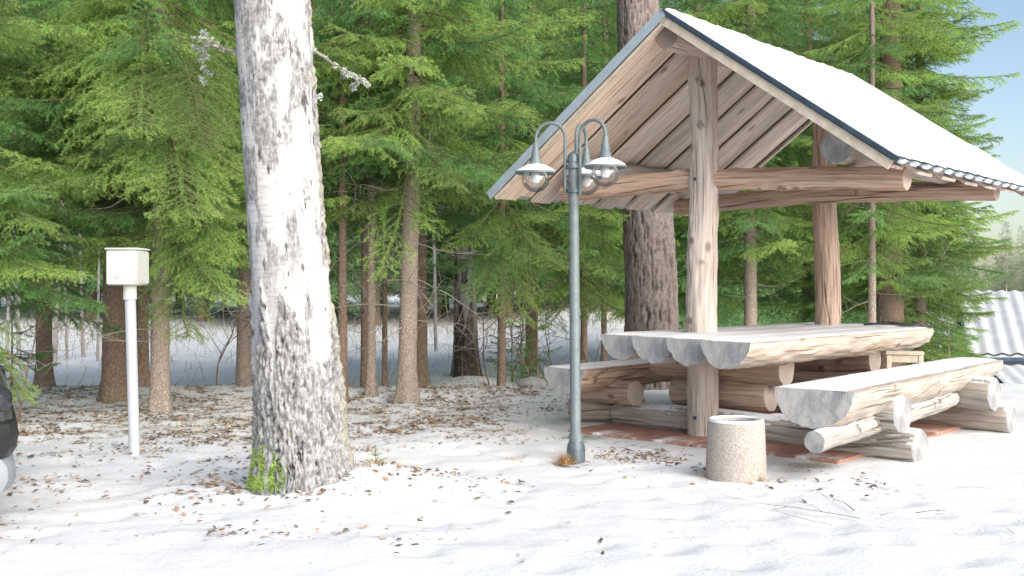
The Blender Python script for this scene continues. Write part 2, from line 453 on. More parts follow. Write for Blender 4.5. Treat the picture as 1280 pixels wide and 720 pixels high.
g = link("ground", mesh("ground", np.stack([px_, py_, pz], 1), [(gf, 0)], [M_ground], {'litter': lit, 'turf': np.clip(turf, 0, 1)}))
tag(g, "snow covered ground with brown leaf litter showing through", kind='structure')

# leaf litter, dead grass and twigs: nobody could count them
def leafy(n, name, label, cols, zone, smin, smax, seed):
    r = np.random.default_rng(seed); pts = []
    while len(pts) < n:
        x = r.uniform(zone[0], zone[1], 4000); y = r.uniform(zone[2], zone[3], 4000)
        w = litter_w(x, y) * (.12 + 1.3 * sstep(.42, .62, fbm(np.stack([x * 2.3, y * 2.3, x * 0], 1), 3)))
        k = r.random(4000) < w * .8
        pts += list(zip(x[k], y[k]))
    pts = np.array(pts[:n]); z = hgt(pts[:, 0], pts[:, 1])
    q2 = np.stack([pts[:, 0], pts[:, 1], z * 0], 1); l2 = np.clip(litter_w(pts[:, 0], pts[:, 1]), 0, 1)
    z = z + (fbm(q2 * 3.1, 4) - .5) * (.032 + .05 * l2) + (fbm(q2 * 13 + 5, 3) - .5) * (.012 + .022 * l2) - .004 + r.uniform(.002, .016, n)
    s = r.uniform(smin, smax, n); a = r.uniform(0, 6.28, n)
    e1 = np.stack([np.cos(a), np.sin(a), r.uniform(-.35, .35, n)], 1) * s[:, None]
    e2 = np.stack([-np.sin(a), np.cos(a), r.uniform(-.5, .5, n)], 1) * s[:, None] * r.uniform(.3, .55, n)[:, None]
    c = np.stack([pts[:, 0], pts[:, 1], z], 1); up = np.stack([0 * s, 0 * s, s * r.uniform(.0, .5, n)], 1)
    V = np.stack([c - e1, c + e2 + up, c + e1 + up * .5, c - e2 + up], 1).reshape(-1, 3)
    b0 = np.arange(n) * 4
    fs = np.concatenate([np.stack([b0, b0 + 1, b0 + 2], 1), np.stack([b0, b0 + 2, b0 + 3], 1)])
    m, nn, b = mat(name, .8)
    col = nn.ramp(nn.noise(nn.coord(), 23, 2), [(.3 + .1 * k, c) for k, c in enumerate(cols)])
    nn.l(col, b.inputs['Base Color'])
    o = link(name, mesh(name, V, [(fs, 0)], [m], {'v': np.repeat(r.random(n), 4)}))
    tag(o, label, kind='stuff')
leafy(5600, "leaf_litter", "brown fallen leaves scattered over the snow under the trees", [(.12, .07, .045), (.27, .15, .09), (.38, .25, .16), (.46, .36, .24)], (-6, 1.8, 4.6, 12.6), .011, .030, 3)
leafy(3600, "twig_debris", "small dark twigs and bits of bark lying on the snow", [(.05, .04, .032), (.09, .07, .055), (.16, .125, .095), (.12, .095, .07)], (-5, 2.2, 4.2, 12.8), .012, .03, 4)

def grass(name, label, n, fn, hmin, hmax, col, seed, kind='stuff', wid=.0022):
    r = np.random.default_rng(seed); p = fn(r, n)
    z = hgt(p[:, 0], p[:, 1]) - .01
    a = r.uniform(0, 6.28, n); L = r.uniform(hmin, hmax, n); ln = r.uniform(.2, 1.3, n)
    d = np.stack([np.cos(a) * np.sin(ln), np.sin(a) * np.sin(ln), np.cos(ln)], 1)
    c = np.stack([p[:, 0], p[:, 1], z], 1)
    sd_ = np.stack([-np.sin(a), np.cos(a), a * 0], 1) * wid
    m1 = c + d * (L * .55)[:, None]; d2 = d + np.stack([np.cos(a) * .4, np.sin(a) * .4, a * 0 - .5], 1)
    t = m1 + d2 * (L * .45)[:, None]; t[:, 2] = np.maximum(t[:, 2], z + .004)
    V = np.stack([c - sd_, c + sd_, m1 + sd_ * .7, m1 - sd_ * .7, t], 1).reshape(-1, 3)
    b0 = np.arange(n) * 5
    o = link(name, mesh(name, V, [(np.stack([b0, b0 + 1, b0 + 2, b0 + 3], 1), 0), (np.stack([b0 + 3, b0 + 2, b0 + 4], 1), 0)], [col]))
    return tag(o, label, kind=kind) if kind else o
M_straw = plain("dry_grass", (.42, .33, .19), .85, 0, .35, 8)
M_tuft = plain("orange_dry_grass", (.40, .25, .11), .85, 0, .35, 30)
def zone_band(r, n):
    out = []
    while len(out) < n:
        x = r.uniform(-5.5, .8, 3000); y = r.uniform(6.8, 12.8, 3000)
        w = litter_w(x, y) * sstep(.45, .65, fbm(np.stack([x * 1.4 + 9, y * 1.4, x * 0], 1), 3))
        k = r.random(3000) < w; out += list(zip(x[k], y[k]))
    return np.array(out[:n])
grass("dead_grass", "straw coloured dead grass blades poking through the snow", 2600, zone_band, .03, .11, M_straw, 5)

def zone_far(r, n):
    out = []
    while len(out) < n:
        x = r.uniform(-14, 4.5, 4000); y = r.uniform(12.2, 27, 4000)
        w = (.12 + .9 * sstep(20, 25, y) + .5 * np.exp(-((y - 12.4) / .5) ** 2)) * sstep(.30, .42, fbm(np.stack([x * .5 + 3, y * .5, x * 0], 1), 3))
        k = r.random(4000) < w; out += list(zip(x[k], y[k]))
    return np.array(out[:n])
grass("undergrowth", "pale bare stalks and brush standing in the snow behind the trunks", 4200, zone_far, .15, .75, plain("bare_brush", (.25, .20, .14), .9, 0, .45, 5), 15, wid=.004)

# ------------------------------------------------------------------ logs
def make_log(name, p0, p1, r0, r1, mats, parent, half=False, n=72, m=None, wob=.012, knots=5, seed=0, bow=0.0, ztop=None, cut=(0, 0), snowtop=None):
    """a peeled log from p0 to p1. half: flat on top. cut: slant of the two end cuts. mats = (side, end)"""
    r = np.random.default_rng(seed + 100)
    p0, p1 = Vector(p0), Vector(p1); L = (p1 - p0).length; d = (p1 - p0).normalized()
    up = Vector((0, 0, 1)) if abs(d.z) < .8 else Vector((0, 1, 0))
    a = d.cross(up).normalized(); b = a.cross(d).normalized()
    m = m or max(14, int(L / .025))
    t = np.linspace(0, 1, m); th = np.linspace(0, 2 * np.pi, n, endpoint=False)
    T, TH = np.meshgrid(t, th, indexing='ij'); T = T.ravel(); TH = TH.ravel()
    rad = r0 + (r1 - r0) * T
    pos = np.stack([np.cos(TH) * 1.3, np.sin(TH) * 1.3, T * L * 1.6 + seed * 3.7], 1)
    rad = rad * (1 + (fbm(pos * 1.3, 3) - .5) * .16) + (fbm(pos * 4, 3) - .5) * wob
    knot = np.zeros_like(T)
    for _ in range(knots):
        tk, ak = r.uniform(.05, .95), r.uniform(0, 6.28); sz = r.uniform(.03, .06)
        da = np.angle(np.exp(1j * (TH - ak))) * r0
        rad = rad + r.uniform(.008, .020) * np.exp(-((T - tk) * L / sz) ** 2 - (da / sz) ** 2)
        kd = np.hypot((T - tk) * L, da) / (sz * .55); knot = np.maximum(knot, sstep(1.25, .75, kd) * (.55 + .45 * sstep(.2, .6, kd)))
    groove = np.zeros_like(T)
    for _ in range(max(3, int(L * 3))):
        tk, ak, hl = r.uniform(0, 1), r.uniform(0, 6.28), r.uniform(.15, .55)
        da = np.abs(np.angle(np.exp(1j * (TH - ak - .25 * np.sin((T - tk) * L * 6))))) * r0
        g_ = sstep(.0085, .002, da) * sstep(hl, hl * .6, np.abs(T - tk) * L); groove = np.maximum(groove, g_)
    rad = rad - groove * .007
    cx = (fbm(np.stack([t * L * .9, t * 0 + seed, t * 0], 1), 2) - .5) * wob * 3
    cy = (fbm(np.stack([t * L * .9, t * 0 + seed + 50, t * 0], 1), 2) - .5) * wob * 3 + bow * 4 * t * (1 - t)
    edge = np.minimum(np.arange(m), np.arange(m)[::-1])
    rnd_ = np.where(edge == 0, .965, 1.0); rnd_ = np.repeat(rnd_, n)
    xa = np.cos(TH) * rad * rnd_ + np.repeat(cx, n); xb = np.sin(TH) * rad * rnd_ + np.repeat(cy if not half else cy * 0, n)
    if half:
        flat = (fbm(np.stack([T * L * 5, np.cos(TH) * 2, T * 0 + seed], 1), 2) - .5) * .006
        xb = np.minimum(xb, flat)
    along = T * L + np.where(T < .5, (1 - T * 2) * cut[0] * (xa / max(r0, .01)), (T * 2 - 1) * cut[1] * (xa / max(r0, .01)))
    V = np.array(p0)[None] + along[:, None] * np.array(d) + xa[:, None] * np.array(a) + xb[:, None] * np.array(b)
    i, j = np.meshgrid(np.arange(m - 1), np.arange(n), indexing='ij'); i = i.ravel(); j = j.ravel()
    f = np.stack([i * n + j, i * n + (j + 1) % n, (i + 1) * n + (j + 1) % n, (i + 1) * n + j], 1)
    UV = np.stack([TH * max(r0, r1), T * L], 1)
    # caps
    V = list(V); UV = list(UV); caps = []
    for e, base in ((0, 0), (m - 1, (m - 1) * n)):
        st = len(V); 
        for k in range(n): V.append(V[base + k].copy()); UV.append((xa[base + k], xb[base + k]))
        c = np.mean([V[base + k] for k in range(n)], axis=0); V.append(c); UV.append((float(np.mean(xa[base:base + n])), float(np.mean(xb[base:base + n]))))
        for k in range(n):
            caps.append((st + (k + 1) % n, st + k, st + n) if e == 0 else (st + k, st + (k + 1) % n, st + n))
    V = np.array(V)
    if parent is not None: V = V - np.array(parent_world(parent))
    pad = np.zeros(len(V) - len(knot))
    me = mesh(name, V, [(f, 0), (np.array(caps), 1)], list(mats), {'knot': np.concatenate([knot, pad]), 'groove': np.concatenate([groove, pad])}, uv=np.array(UV), sharp=45)
    return link(name, me, parent)

def snow_strip(parent, p0, p1, w0, w1, th=.016, seed=0, inset=.01):
    p0, p1 = Vector(p0), Vector(p1); L = (p1 - p0).length; d = np.array((p1 - p0).normalized())
    a = np.array(Vector(d).cross(Vector((0, 0, 1))).normalized())
    m, k = max(20, int(L / .035)), 15
    s = np.linspace(0, 1, m); t = np.linspace(-1, 1, k)
    SS, TT = np.meshgrid(s, t, indexing='ij'); SS = SS.ravel(); TT = TT.ravel()
    w = w0 + (w1 - w0) * SS
    w = w * (.97 + .06 * (fbm(np.stack([SS * L * 6, np.sign(TT) * 3, SS * 0 + seed], 1), 3) - .5) * 2) - inset
    endf = np.minimum(1, np.minimum(SS, 1 - SS) * L / .02)
    z = (th * (1 - np.abs(TT) ** 6) * endf ** .5) * (.6 + .8 * fbm(np.stack([SS * L * 4, TT * w * 4, SS * 0 + seed * 2], 1), 3)) - .004 + .0
    V = np.array(p0)[None] + (SS * L)[:, None] * d + (TT * w)[:, None] * a + np.stack([0 * z, 0 * z, z + .003], 1)
    i, j = np.meshgrid(np.arange(m - 1), np.arange(k - 1), indexing='ij'); i = i.ravel(); j = j.ravel()
    f = np.stack([i * k + j, (i + 1) * k + j, (i + 1) * k + j + 1, i * k + j + 1], 1)[:, ::-1]
    V = V - np.array(parent_world(parent))
    return link("snow_cover", mesh("snow_cover", V, [(f, 0)], [M_snow]), parent)

# ------------------------------------------------------------------ the shelter
O = Vector((1.489, 8.0, 0.0))
eu = Vector((.742, -.670, 0)).normalized(); ev = Vector((.670, .742, 0)).normalized()
def W(u, v, z): return O + eu * u + ev * v + Vector((0, 0, z))
RZ, EZ, HW, V0, V1 = 3.17, 1.955, 1.717, -.59, 2.637
shel = thing("picnic_shelter", "open log shelter with plank lined gable roof under thin snow", "shelter", O)
make_log("post", W(0, 0, -.05), W(-.015, 0, 2.97), .118, .103, (M_post, M_end), shel, wob=.022, knots=16, seed=1, bow=.012)
make_log("post", W(0, 2.085, -.05), W(-.01, 2.085, 2.97), .118, .10, (M_beam, M_end), shel, wob=.02, knots=12, seed=2, bow=-.01)
make_log("ridge_beam", W(0, V0 + .06, 3.005), W(0, V1 - .1, 3.005), .10, .088, (M_beam, M_enddark), shel, seed=3)
make_log("tie_beam", W(-1.40, .02, 1.985), W(1.56, -.0, 1.885), .082, .078, (M_beam, M_end), shel, seed=4, wob=.016, knots=9, bow=.03)
make_log("tie_beam", W(-1.50, 1.93, 1.945), W(1.53, 1.93, 1.94), .08, .08, (M_beam, M_end), shel, seed=5, wob=.016, knots=9, bow=.05)
make_log("eave_beam", W(1.13, -.17, 2.13), W(1.13, 2.34, 2.13), .118, .11, (M_table, M_endgrey), shel, seed=6)
make_log("eave_beam", W(-1.15, -.17, 2.14), W(-1.15, 2.34, 2.14), .112, .105, (M_table, M_end), shel, seed=7)
# bolt heads on the front post
for z in (1.98, .16):
    mb = MB(); mb.tube([W(-.02, -.103, z), W(-.02, -.124, z)], .014, 10); mb.build("bolt", M_verge, shel)

slope_len = math.hypot(HW, RZ - EZ); pitch = math.atan2(RZ - EZ, HW)
def RS(side, s, v, off):
    """point on the roof: s metres down slope from the ridge, off = above the sheet plane"""
    return W(side * (s * math.cos(pitch) + off * math.sin(pitch)), v, RZ - s * math.sin(pitch) + off * math.cos(pitch))
def slope_box(side, s0, s1, v0, v1, o0, o1, nseg=1, jit=None):
    c = []
    for k in range(nseg + 1):
        s = s0 + (s1 - s0) * k / nseg; j = jit[k] if jit is not None else 0
        c += [RS(side, s, v0 + j, o0), RS(side, s, v1 + j, o0), RS(side, s, v1 + j, o1), RS(side, s, v0 + j, o1)]
    fs = []
    for k in range(nseg):
        for q_ in range(4): fs.append((k * 4 + q_, k * 4 + (q_ + 1) % 4, (k + 1) * 4 + (q_ + 1) % 4, (k + 1) * 4 + q_))
    fs += [(3, 2, 1, 0), tuple(nseg * 4 + k for k in range(4))]
    if side < 0: fs = [f[::-1] for f in fs]
    return [tuple(p) for p in c], fs
def uv_board(name, side, s0, s1, v0, v1, o0, o1, mat_, seed):
    r = random.Random(seed); nseg = 8
    jit = [r.uniform(-.005, .005) for _ in range(nseg + 1)]
    v, fs = slope_box(side, s0, s1, v0, v1, o0, o1, nseg, jit)
    uv = []
    for k in range(nseg + 1):
        y = s0 + (s1 - s0) * k / nseg
        uv += [(0, y), (v1 - v0, y), (v1 - v0 + .03, y), (-.03, y)]
    v = np.array(v) - np.array(parent_world(shel))
    sets = [(np.array([f for f in fs]), 0)]
    return link(name, mesh(name, v, sets, [mat_], uv=np.array(uv), smooth=False), shel)
nb = 14; bw = (V1 - V0 - .04) / nb
for side in (-1, 1):
    for k in range(nb):
        lower = (k % 2 == 0)
        v0 = V0 + .02 + k * bw; o1 = -.026 if not lower else -.058; wide = .012 if lower else -.022
        rr = random.Random(k + 50 * (side > 0))
        uv_board("roof_board", side, .035, slope_len - .02 + rr.uniform(-.02, .015), v0 - wide, v0 + bw + wide, o1 - .021, o1, M_board, k * 7 + side)
    # corrugated sheet
    nc = 16; prof = []
    V = []; fs = []
    per = (V1 - V0) / nc; ss = [0.0, slope_len * .33, slope_len * .66, slope_len + .03]
    nv = nc * 8 + 1
    for s in ss:
        for q_ in range(nv):
            vv = V0 + (V1 - V0) * q_ / (nv - 1)
            V.append(RS(side, s, vv, -.022 + .026 * (0, 0, 0, 0, .25, 1, 1, .25)[q_ % 8]))
    for a in range(len(ss) - 1):
        for q_ in range(nv - 1): fs.append((a * nv + q_, a * nv + q_ + 1, (a + 1) * nv + q_ + 1, (a + 1) * nv + q_))
    mb = MB(); mb.add([tuple(p) for p in V], fs); mb.build("roof_sheet", M_sheet, shel)
    # snow over the sheet, thinner on the ribs and ragged at the eave
    ns, nv2 = 70, nc * 10 + 1
    s = np.linspace(.0, 1, ns); vq = np.linspace(V0 + .018, V1 - .018, nv2)
    SS, VV = np.meshgrid(s, vq, indexing='ij'); SS = SS.ravel(); VV = VV.ravel()
    ph = (VV - V0) / (V1 - V0) * nc * 2 * np.pi
    rag = slope_len + .012 + .022 * (np.cos(ph + 1.0)) * .5 - .02 * fbm(np.stack([VV * 9, VV * 0, VV * 0 + side], 1), 3)
    sv = SS * rag
    th = .010 + .026 * fbm(np.stack([sv * 4, VV * 4, VV * 0 + 4], 1), 5) + .004 * (np.abs(((ph / 2 / np.pi) % 1) - .72) < .16)
    edge = np.minimum(np.minimum((VV - V0 - .018), (V1 - .018 - VV)) / .03, (1 - SS) * slope_len / .03 + .25); th = th * np.clip(edge, 0.05, 1) ** .6
    th = np.where(side < 0, th, th)
    base = np.array([tuple(RS(side, a_, b_, .002)) for a_, b_ in zip(sv, VV)])
    nrm = np.array(eu) * side * math.sin(pitch) + np.array([0, 0, 1]) * math.cos(pitch)
    V = base + th[:, None] * nrm[None] - np.array(parent_world(shel))
    i, j = np.meshgrid(np.arange(ns - 1), np.arange(nv2 - 1), indexing='ij'); i = i.ravel(); j = j.ravel()
    f = np.stack([i * nv2 + j, (i + 1) * nv2 + j, (i + 1) * nv2 + j + 1, i * nv2 + j + 1], 1)
    if side < 0: f = f[:, ::-1]
    link("snow_cover", mesh("snow_cover", V, [(f, 0)], [M_snow]), shel)
    # verge boards and flashing, front and back
    for vv, sg in ((V0, -1), (V1, 1)):
        mb = MB(); v, fs = slope_box(side, .0, slope_len - .01, min(vv, vv - sg * .03), max(vv, vv - sg * .03), -.088, -.026 if side > 0 else -.066); mb.add(v, fs); mb.build("verge_board", M_plank, shel, smooth=False)
        fl = M_verge if side > 0 else M_flash
        a_, b_ = (-.018, .008) if side > 0 else (-.058, .012)
        mb = MB(); v, fs = slope_box(side, -.005, slope_len + .025, min(vv + sg * .003, vv + sg * .018), max(vv + sg * .003, vv + sg * .018), a_, b_); mb.add(v, fs)
        v, fs = slope_box(side, -.005, slope_len + .025, min(vv - sg * .06, vv + sg * .003), max(vv - sg * .06, vv + sg * .003), .006, .011); mb.add(v, fs)
        mb.build("verge_flashing", fl, shel, smooth=False)

# ------------------------------------------------------------------ paving under the shelter
m, n, b = mat("red_concrete_slab", .9); co = n.coord()
c = n.ramp(n.noise(co, 7, 5), [(.3, (.27, .14, .105)), (.7, (.42, .235, .18))])
c = n.mix(n.ramp(n.noise(co, 1.5, 6, .7), [(.56, 0), (.66, .95)]), c, (.78, .78, .78)); n.l(c, b.inputs['Base Color'])
n.bump(n.noise(co, 60, 4), b, .4, .004); M_slab = m
pav = thing("paving", "red concrete paving slabs under the log table", None, W(.3, .9, 0)); del pav['label']
tag(pav, "red concrete paving slabs under the log table", kind='structure')
slab_me = []
for k in range(3):
    mb = MB(); mb.box((0, 0, 0), (.565, .565, .06), bev=.012); v = np.concatenate(mb.v)
    v[:, 2] += (fbm(v * 3 + k * 7, 2) - .5) * .006
    slab_me.append(mesh("paving_slab", v, [(np.array(mb.f[q_]), 0) for q_ in (3, 4) if mb.f[q_]], [M_slab], smooth=False))
ang = math.atan2(eu.y, eu.x)
for a in range(4):
    for b_ in range(4):
        p = W(-.72 + .575 * a, -.17 + .575 * b_, random.uniform(-.018, -.004)) - pav.location
        link("paving_slab", slab_me[(a + b_) % 3], pav, p, (random.uniform(-.012, .012), random.uniform(-.012, .012), ang + random.uniform(-.012, .012)))

# ------------------------------------------------------------------ log table
TZ = .80
tab = thing("log_table", "massive table of four half logs built round the shelter posts", "table", W(.2, .9, 0))
ends = [(-.66, 2.72), (-.74, 2.6), (-.84, 2.42), (-.95, 2.22)]
for k in range(4):
    uc = -.33 + .362 * k
    q0, q1 = W(uc, ends[k][0], TZ), W(uc - .03 * k / 3 + .01, ends[k][1], TZ)
    make_log("table_log", q0, q1, .187, .178, (M_table, M_endgrey), tab, half=True, n=80, wob=.03, knots=7, seed=20 + k)
    snow_strip(tab, W(uc, ends[k][0] + .012, TZ), W(uc - .03 * k / 3 + .01, ends[k][1] - .01, TZ), .186, .182, .014, 20 + k, inset=-.006 if k < 3 else .012)
for v in (.235, 1.86):
    make_log("cross_log", W(-.62, v, .535), W(.56, v, .535), .128, .13, (M_under, M_end), tab, seed=30 + int(v), wob=.02)
    make_log("cross_log", W(-.42, v + .01, .315), W(.42, v + .01, .315), .115, .117, (M_under, M_end), tab, seed=33 + int(v), wob=.02)

# ------------------------------------------------------------------ log benches
ben = thing("log_bench", "half log bench in front on the right, snow along its seat", "bench", W(1.3, .7, 0), "log benches beside the table")
make_log("seat", W(1.36, -1.04, .535), W(1.20, 2.46, .535), .245, .21, (M_table, M_endgrey), ben, half=True, n=90, wob=.035, knots=8, seed=40, cut=(.04, 0))
snow_strip(ben, W(1.36, -1.02, .535), W(1.20, 2.43, .535), .245, .21, .016, 41, inset=.014)
make_log("support_log", W(.92, -.12, .325), W(1.60, -.2, .325), .112, .122, (M_bench, M_endgrey), ben, seed=42, wob=.02)
make_log("support_log", W(.80, 1.72, .325), W(1.60, 1.64, .325), .112, .13, (M_bench, M_endgrey), ben, seed=43, wob=.02)
make_log("brace", W(1.47, -1.18, .235), W(1.33, 1.5, .285), .066, .06, (M_bench, M_endgrey), ben, seed=44, wob=.015)
make_log("sleeper", W(-.98, .20, .085), W(1.64, -.02, .10), .105, .125, (M_bench, M_endgrey), ben, seed=45, wob=.024)
make_log("sleeper", W(-.98, 1.94, .085), W(1.66, 1.86, .10), .105, .12, (M_bench, M_endgrey), ben, seed=46, wob=.024)
ben2 = thing("log_bench", "half log bench on the left, half hidden by the lamp post", "bench", W(-1.05, .9, 0), "log benches beside the table")
make_log("seat", W(-1.05, -.47, .505), W(-1.05, 2.45, .505), .215, .20, (M_under, M_endgrey), ben2, half=True, n=80, wob=.03, knots=8, seed=50)
snow_strip(ben2, W(-1.05, -.45, .505), W(-1.05, 2.43, .505), .21, .20, .014, 51)
make_log("support_log", W(-1.22, .10, .27), W(-.66, .02, .29), .10, .105, (M_under, M_end), ben2, seed=52, wob=.018)
make_log("support_log", W(-1.25, 1.85, .28), W(-.66, 1.85, .29), .10, .105, (M_under, M_end), ben2, seed=53)
make_log("sleeper", W(-1.38, .06, .115), W(-.78, .30, .13), .10, .085, (M_under, M_endgrey), ben2, seed=54, wob=.02)
make_log("sleeper", W(-1.38, 1.75, .115), W(-.78, 1.80, .13), .10, .085, (M_under, M_endgrey), ben2, seed=55)

# small wooden stool behind the table
st = thing("wooden_stool", "small pale wooden stool standing behind the log table", "stool", (X_(1131, 10.6), 10.6, h1(X_(1131, 10.6), 10.6)))
bx, by, bz = st.location; topz = P(0, 441, 10.6).z
Mz = Matrix.Rotation(-.35, 3, 'Z')
def Lp(x, y, z): p = Mz @ Vector((x, y, 0)); return (bx + p.x, by + p.y, z)
for k in range(3):
    mb = MB(); mb.box(Lp(0, -.10 + .10 * k, topz), (.36, .093, .026), Mz, .004); mb.build("seat_slat", M_plank, st)
for sx in (-1, 1):
    for sy in (-1, 1):
        mb = MB(); mb.box(Lp(sx * .15, sy * .115, (topz + bz) / 2 - .02), (.045, .045, topz - bz + .0), Mz, .004); mb.build("leg", M_plank, st)
for sy in (-1, 1):
    mb = MB(); mb.box(Lp(0, sy * .118, topz - .055), (.26, .022, .07), Mz, .003); mb.build("apron", M_plank, st)

# flat iron tongs left on the far end of the table
M_iron = plain("dark_iron", (.09, .10, .115), .5, .6, .3)
tg = thing("grill_tongs", "grey metal grill tongs on the far right end of the table", "tongs", W(.62, 1.95, TZ + .02))
mb = MB(); mb.tube([W(.40, 1.98, TZ + .028), W(.60, 2.0, TZ + .045), W(.85, 2.02, TZ + .03)], .010, 8); mb.build("handle", M_iron, tg)
mb = MB(); mb.tube([W(.42, 2.03, TZ + .028), W(.62, 2.01, TZ + .05), W(.84, 1.95, TZ + .032)], .010, 8); mb.build("handle", M_iron, tg)
mb = MB(); mb.box(W(.80, 1.985, TZ + .034), (.14, .10, .014), Matrix.Rotation(ang, 3, 'Z'), .003); mb.build("plate", M_iron, tg)

# ------------------------------------------------------------------ concrete bin
def concrete():
    m, n, b = mat("exposed_aggregate", .9)
    co = n.coord()
    v = n.n('ShaderNodeTexVoronoi'); n.l(co, v.inputs['Vector']); v.inputs['Scale'].default_value = 150
    cell = n.n('ShaderNodeSeparateColor'); n.l(v.outputs['Color'], cell.inputs[0])
    c = n.ramp(cell.outputs[0], [(.0, (.29, .25, .225)), (.4, (.37, .325, .29)), (.75, (.43, .385, .35)), (1, (.52, .48, .45))])
    c = n.mix(n.ramp(v.outputs['Distance'], [(.35, 0), (.7, .6)]), c, (.36, .32, .28))
    blot = n.noise(co, 6, 5)
    c = n.mix(n.ramp(blot, [(.5, 0), (.75, .5)]), c, (.30, .29, .22))
    n.l(c, b.inputs['Base Color']); n.bump(v.outputs['Distance'], b, .6, .006)
    return m
M_concrete = concrete()
bc = (X_(920, 6.33), 6.33, -.02)
bn = thing("concrete_bin", "round exposed aggregate concrete waste bin standing in the snow", "bin", bc)
mb = MB(); mb.lathe(bc, [(.15, .0), (.178, .004), (.183, .03), (.181, .10), (.176, .22), (.171, .34), (.166, .362), (.155, .368), (.138, .364), (.130, .34), (.128, .06), (.0005, .06)], 64); mb.build("body", M_concrete, bn)
mb = MB(); mb.lathe(bc, [(.168, .3615), (.164, .372), (.154, .378), (.144, .374), (.139, .366)], 64)
v = mb.v[0]; v[:, 2] += (fbm(v * 18, 3) - .5) * .006; mb.build("snow_rim", M_snow, bn)
M_liner = plain("bin_liner", (.30, .36, .40), .5, .5, .25)
mb = MB(); mb.lathe(bc, [(.128, .352), (.1275, .22), (.122, .20), (.0005, .195)], 48); mb.build("liner", M_liner, bn)

# ------------------------------------------------------------------ lamp post
M_lamp = plain("grey_painted_steel", (.135, .165, .172), .5, .1, .18, 18, .0008)
M_lampd = plain("dark_grey_steel", (.105, .135, .15), .4, .3, .25, 18)
M_white = plain("white_enamel", (.78, .78, .77), .4, 0, .05)
m, n, b = mat("clear_globe", .04)
tp = n.n('ShaderNodeBsdfTransparent'); tp.inputs[0].default_value = (.96, .97, .98, 1); gl = n.n('ShaderNodeBsdfGlossy'); gl.inputs['Roughness'].default_value = .06
lw = n.n('ShaderNodeLayerWeight'); lw.inputs[0].default_value = .32; mx = n.n('ShaderNodeMixShader')
n.l(n.math('ADD', n.math('MULTIPLY', lw.outputs['Fresnel'], .75), .06, True), mx.inputs[0]); n.l(tp.outputs[0], mx.inputs[1]); n.l(gl.outputs[0], mx.inputs[2])
n.l(mx.outputs[0], [x for x in n.t.nodes if x.type == 'OUTPUT_MATERIAL'][0].inputs[0]); M_globe = m
lx, ly = X_(720, 6.95), 6.95
lp = thing("lamp_post", "grey steel garden lamp post with three gooseneck lanterns", "lamp post", (lx, ly, 0))
tipx = X_(716.5, 6.95) - lx
mb = MB(); mb.tube([(lx, ly, -.02), (lx, ly, .17), (lx + tipx * .1, ly, .185), (lx + tipx, ly, 2.02)], [.0475, .0475, .036, .033], 24); mb.build("pole", M_lamp, lp)
mb = MB(); mb.lathe((lx, ly, 0), [(.062, -.02), (.062, .075), (.058, .10), (.0495, .118), (.0478, .13)], 32); mb.build("base", M_lampd, lp)
mb = MB(); mb.lathe((lx + tipx, ly, 2.0), [(.0345, -.012), (.038, -.01), (.038, .03), (.03, .045), (.012, .06), (.0005, .064)], 24); mb.build("cap", M_lampd, lp)
for z in (1.80, 1.96):
    mb = MB(); mb.lathe((lx + tipx, ly, z), [(.034, -.012), (.048, -.012), (.048, .012), (.034, .012)], 24); mb.build("clamp", M_lampd, lp)
def lantern(az, reach, drop):
    dx, dy = math.cos(R(az)), math.sin(R(az)); cx_, cy_ = lx + tipx, ly
    q0 = .055
    pts = []
    for z in (1.77, 1.9, 2.05, 2.16): pts.append((cx_ + dx * q0, cy_ + dy * q0, z))
    rr = (reach - q0) / 2
    for k in range(1, 12):
        t = math.pi * k / 12
        pts.append((cx_ + dx * (q0 + rr - rr * math.cos(t)), cy_ + dy * (q0 + rr - rr * math.cos(t)), 2.16 + math.sin(t) * rr * .98))
    ex, ey = cx_ + dx * reach, cy_ + dy * reach
    pts += [(ex, ey, 2.16), (ex, ey, 2.16 - drop)]
    mb = MB(); mb.tube(pts, .0115, 10); mb.build("arm", M_lamp, lp)
    z0 = 2.16 - drop
    sh = MB(); sh.lathe((ex, ey, z0), [(.016, .012), (.019, .0), (.019, -.03), (.026, -.045), (.031, -.085), (.043, -.12), (.05, -.135), (.085, -.150), (.125, -.172), (.136, -.186), (.136, -.196), (.128, -.194), (.08, -.168), (.05, -.15), (.0005, -.148)], 40)
    so = sh.build("lamp_shade", M_lamp, lp)
    sn = MB(); sn.lathe((ex, ey, z0), [(.0515, -.1335), (.085, -.1465), (.125, -.1685), (.1365, -.183)], 40); sn.build("snow_cover", M_snow, so)
    gb = MB(); prof = [(.0005 + .092 * math.sin(t), -.232 - .088 * math.cos(t)) for t in [math.pi * k / 20 * .82 for k in range(21)]]
    gb.lathe((ex, ey, z0), prof, 32); gb.build("globe", M_globe, lp)
    bl = MB(); bl.lathe((ex, ey, z0), [(.0005, -.262), (.02, -.258), (.032, -.242), (.034, -.22), (.026, -.19), (.018, -.165), (.018, -.15)], 24); bl.build("bulb", M_white, lp)
lantern(168, .255, .045); lantern(-38, .255, .03); lantern(66, .255, .05)

